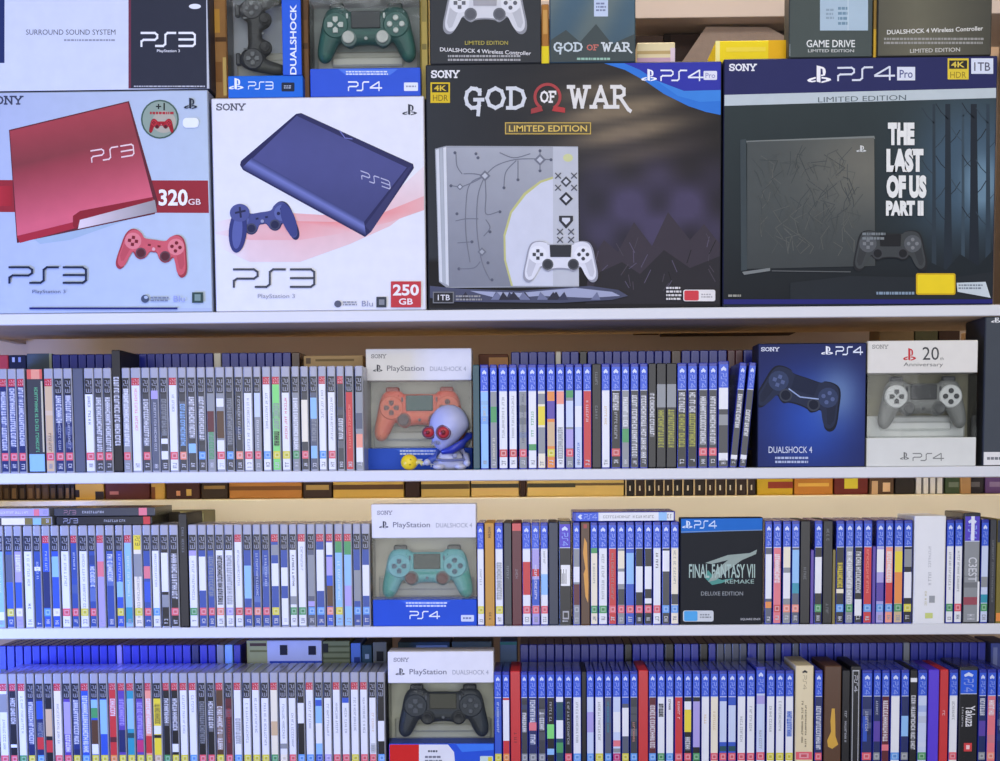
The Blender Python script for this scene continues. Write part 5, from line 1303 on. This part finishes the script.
low('striped_carton', 323, 350, 641, (132,138,96), 'olive striped carton behind the bottom shelf row', 'box', [(.0,1,f(645),f(647),(90,96,60)),(0,1,f(651),f(653),(90,96,60)),(0,1,f(657),f(659),(90,96,60)),(0,.2,f(643),f(652),(40,44,44))])
low('blue_carton', 351, 361, 643, (96,132,206), 'small light blue carton beside the olive striped one, bottom shelf', 'box', [(.3,.9,f(655),f(662),(40,60,120))])
low('grey_carton', 362, 372, 645, (56,84,96), 'small dark teal carton beside the light blue one, bottom shelf', 'box', [(.3,.7,f(650),f(655),(160,176,190))])
low('grey_carton', 373, 387, 642, (116,118,108), 'grey carton with black square, just left of the black boxed controller', 'box', [(.25,.75,f(650),f(660),(30,32,34))])
low('green_carton', 398, 450, 642, (64,86,104), 'dark teal carton behind the black boxed controller', 'box', [(.35,.95,f(644),f(648),(150,168,190))], Y=.2)
low('grey_carton', 452, 492, 641.5, (100,112,104), 'green grey carton behind the right half of the black boxed controller', 'box', None, Y=.2)
low('grey_carton', 500, 517, 641.5, (104,130,172), 'light blue grey carton right of the black boxed controller, bottom shelf', 'box', [(0,1,f(641),f(644),(60,130,130))], Y=.17)
low('blue_carton', 991, 1012, 643, (84,96,160), 'slate blue carton at the far right behind the bottom shelf', 'box', [(.1,.3,f(645),1,(130,140,190))], Y=.15)
# above the top shelf: tan board and a leaning sheet of cardboard
zz = zat(700, 17.5, .45)
root = empty('rear_shelf', (.25, .45, zz)); mb = MB(); mb.box(XL, XR, .45, .70, zz, zat(700,3,.45)+.01, C((206,188,176)), .001); part('board', mb, M_SHELF, root); 
mb = MB(); mb.box(XL, XL+.02, .45, .70, Z1, zz, C((150,130,110)), .001); part('upright', mb, M_SHELF, root); mb = MB(); mb.box(XR-.02, XR, .45, .70, Z1, zz, C((150,130,110)), .001); part('upright', mb, M_SHELF, root); tag(root, 'pale brown shelf board high behind the top boxes', 'shelf')
A_ = at(700, 20, .5); B_ = at(674, 70, .5); C_ = at(740, 20, .5); D_ = at(712, 90, .5)
root = empty('cardboard_sheet', (B_.x, .5, B_.z)); mb = MB()
pts = [(at(x,y,.5).x, min(at(x,y,.5).z, zz-.004)) for x, y in ((706,25),(682,62),(676,92),(800,92),(800,44),(768,27))]
mb.add([(x,.50,z) for x,z in pts]+[(x,.505,z) for x,z in pts], [tuple(range(6))[::-1], tuple(range(6,12))]+[(i,(i+1)%6,(i+1)%6+6,i+6) for i in range(6)], C((178,156,142))); part('sheet', mb, M_CARD, root); tag(root, 'slanted brown cardboard sheet behind the bright yellow carton', 'cardboard')
X0 = at(664, 50, .55).x; X1 = at(800, 50, .55).x
simple_box('dark_carton', X0, X1, .55, Z1, zz-.004, .1, (72,58,54), 'dark brown carton behind the slanted cardboard sheet', 'box', None, M_CARD, [(.0,.05,0,1,(50,40,36))])
X0 = at(636, 50, .5).x; X1 = at(663, 50, .5).x
simple_box('tan_carton', X0, X1, .5, Z1, zat(650,36,.5), .1, (84,60,40), 'dark tan carton above the low cream carton, right of GOD OF WAR carton', 'box', None, M_CARD, [(0,1,0,.03,(60,40,30))])

# ------------------------------------------------------------------ light
def area(name, loc, target, sx, sy, power, col):
    l = bpy.data.lights.new(name, 'AREA'); l.shape = 'RECTANGLE'; l.size = sx; l.size_y = sy; l.energy = power; l.color = col
    o = bpy.data.objects.new(name, l); COL.objects.link(o); o.location = loc
    o.rotation_euler = (Vector(target)-Vector(loc)).to_track_quat('-Z','Y').to_euler(); return o
area('overhead_light', (-.7,-2.2,1.6), (-.3,0,0), 1.3, .5, 15, (.9,.94,1))
area('overhead_light', (.9,-2.0,1.6), (.4,0,0), 1.3, .5, 19, (1,.94,.86))
area('overhead_light', (.2,.38,1.66), (.2,.68,.1), 1.8, .1, 30, (1,.85,.68))  # added above the rear gap to brighten the back wall
area('front_fill', (0,-4.0,.1), (0,0,.0), 3.2, 2.0, 66, (.98,.98,1))  # broad unseen fill added in front to reach into the shelves
area('blue_lamp', (-1.45,-.9,-.35), (-.75,0,-.28), .4, .4, 24, (.16,.28,1))
area('panel_fill_strip', (0,.10,Z2-BD-.004), (0,.36,zl-.02), 1.9, .012, 1.6, (1,.92,.78))  # unseen warm strip added to brighten the cream panel and rear cartons
area('blue_strip_lamp', (-.75,.06,Z3-BD-.02), (-.75,.16,Z4+.12), .5, .012, .3, (.06,.1,1))
w = bpy.data.worlds.new('world'); SC.world = w; w.use_nodes = True
w.node_tree.nodes['Background'].inputs['Color'].default_value = (.9,.92,1,1); w.node_tree.nodes['Background'].inputs['Strength'].default_value = .42
SC.view_settings.view_transform = 'Standard'; SC.view_settings.look = 'None'; SC.view_settings.gamma = 1; SC.view_settings.use_curve_mapping = False
SC.view_settings.exposure = -0.13
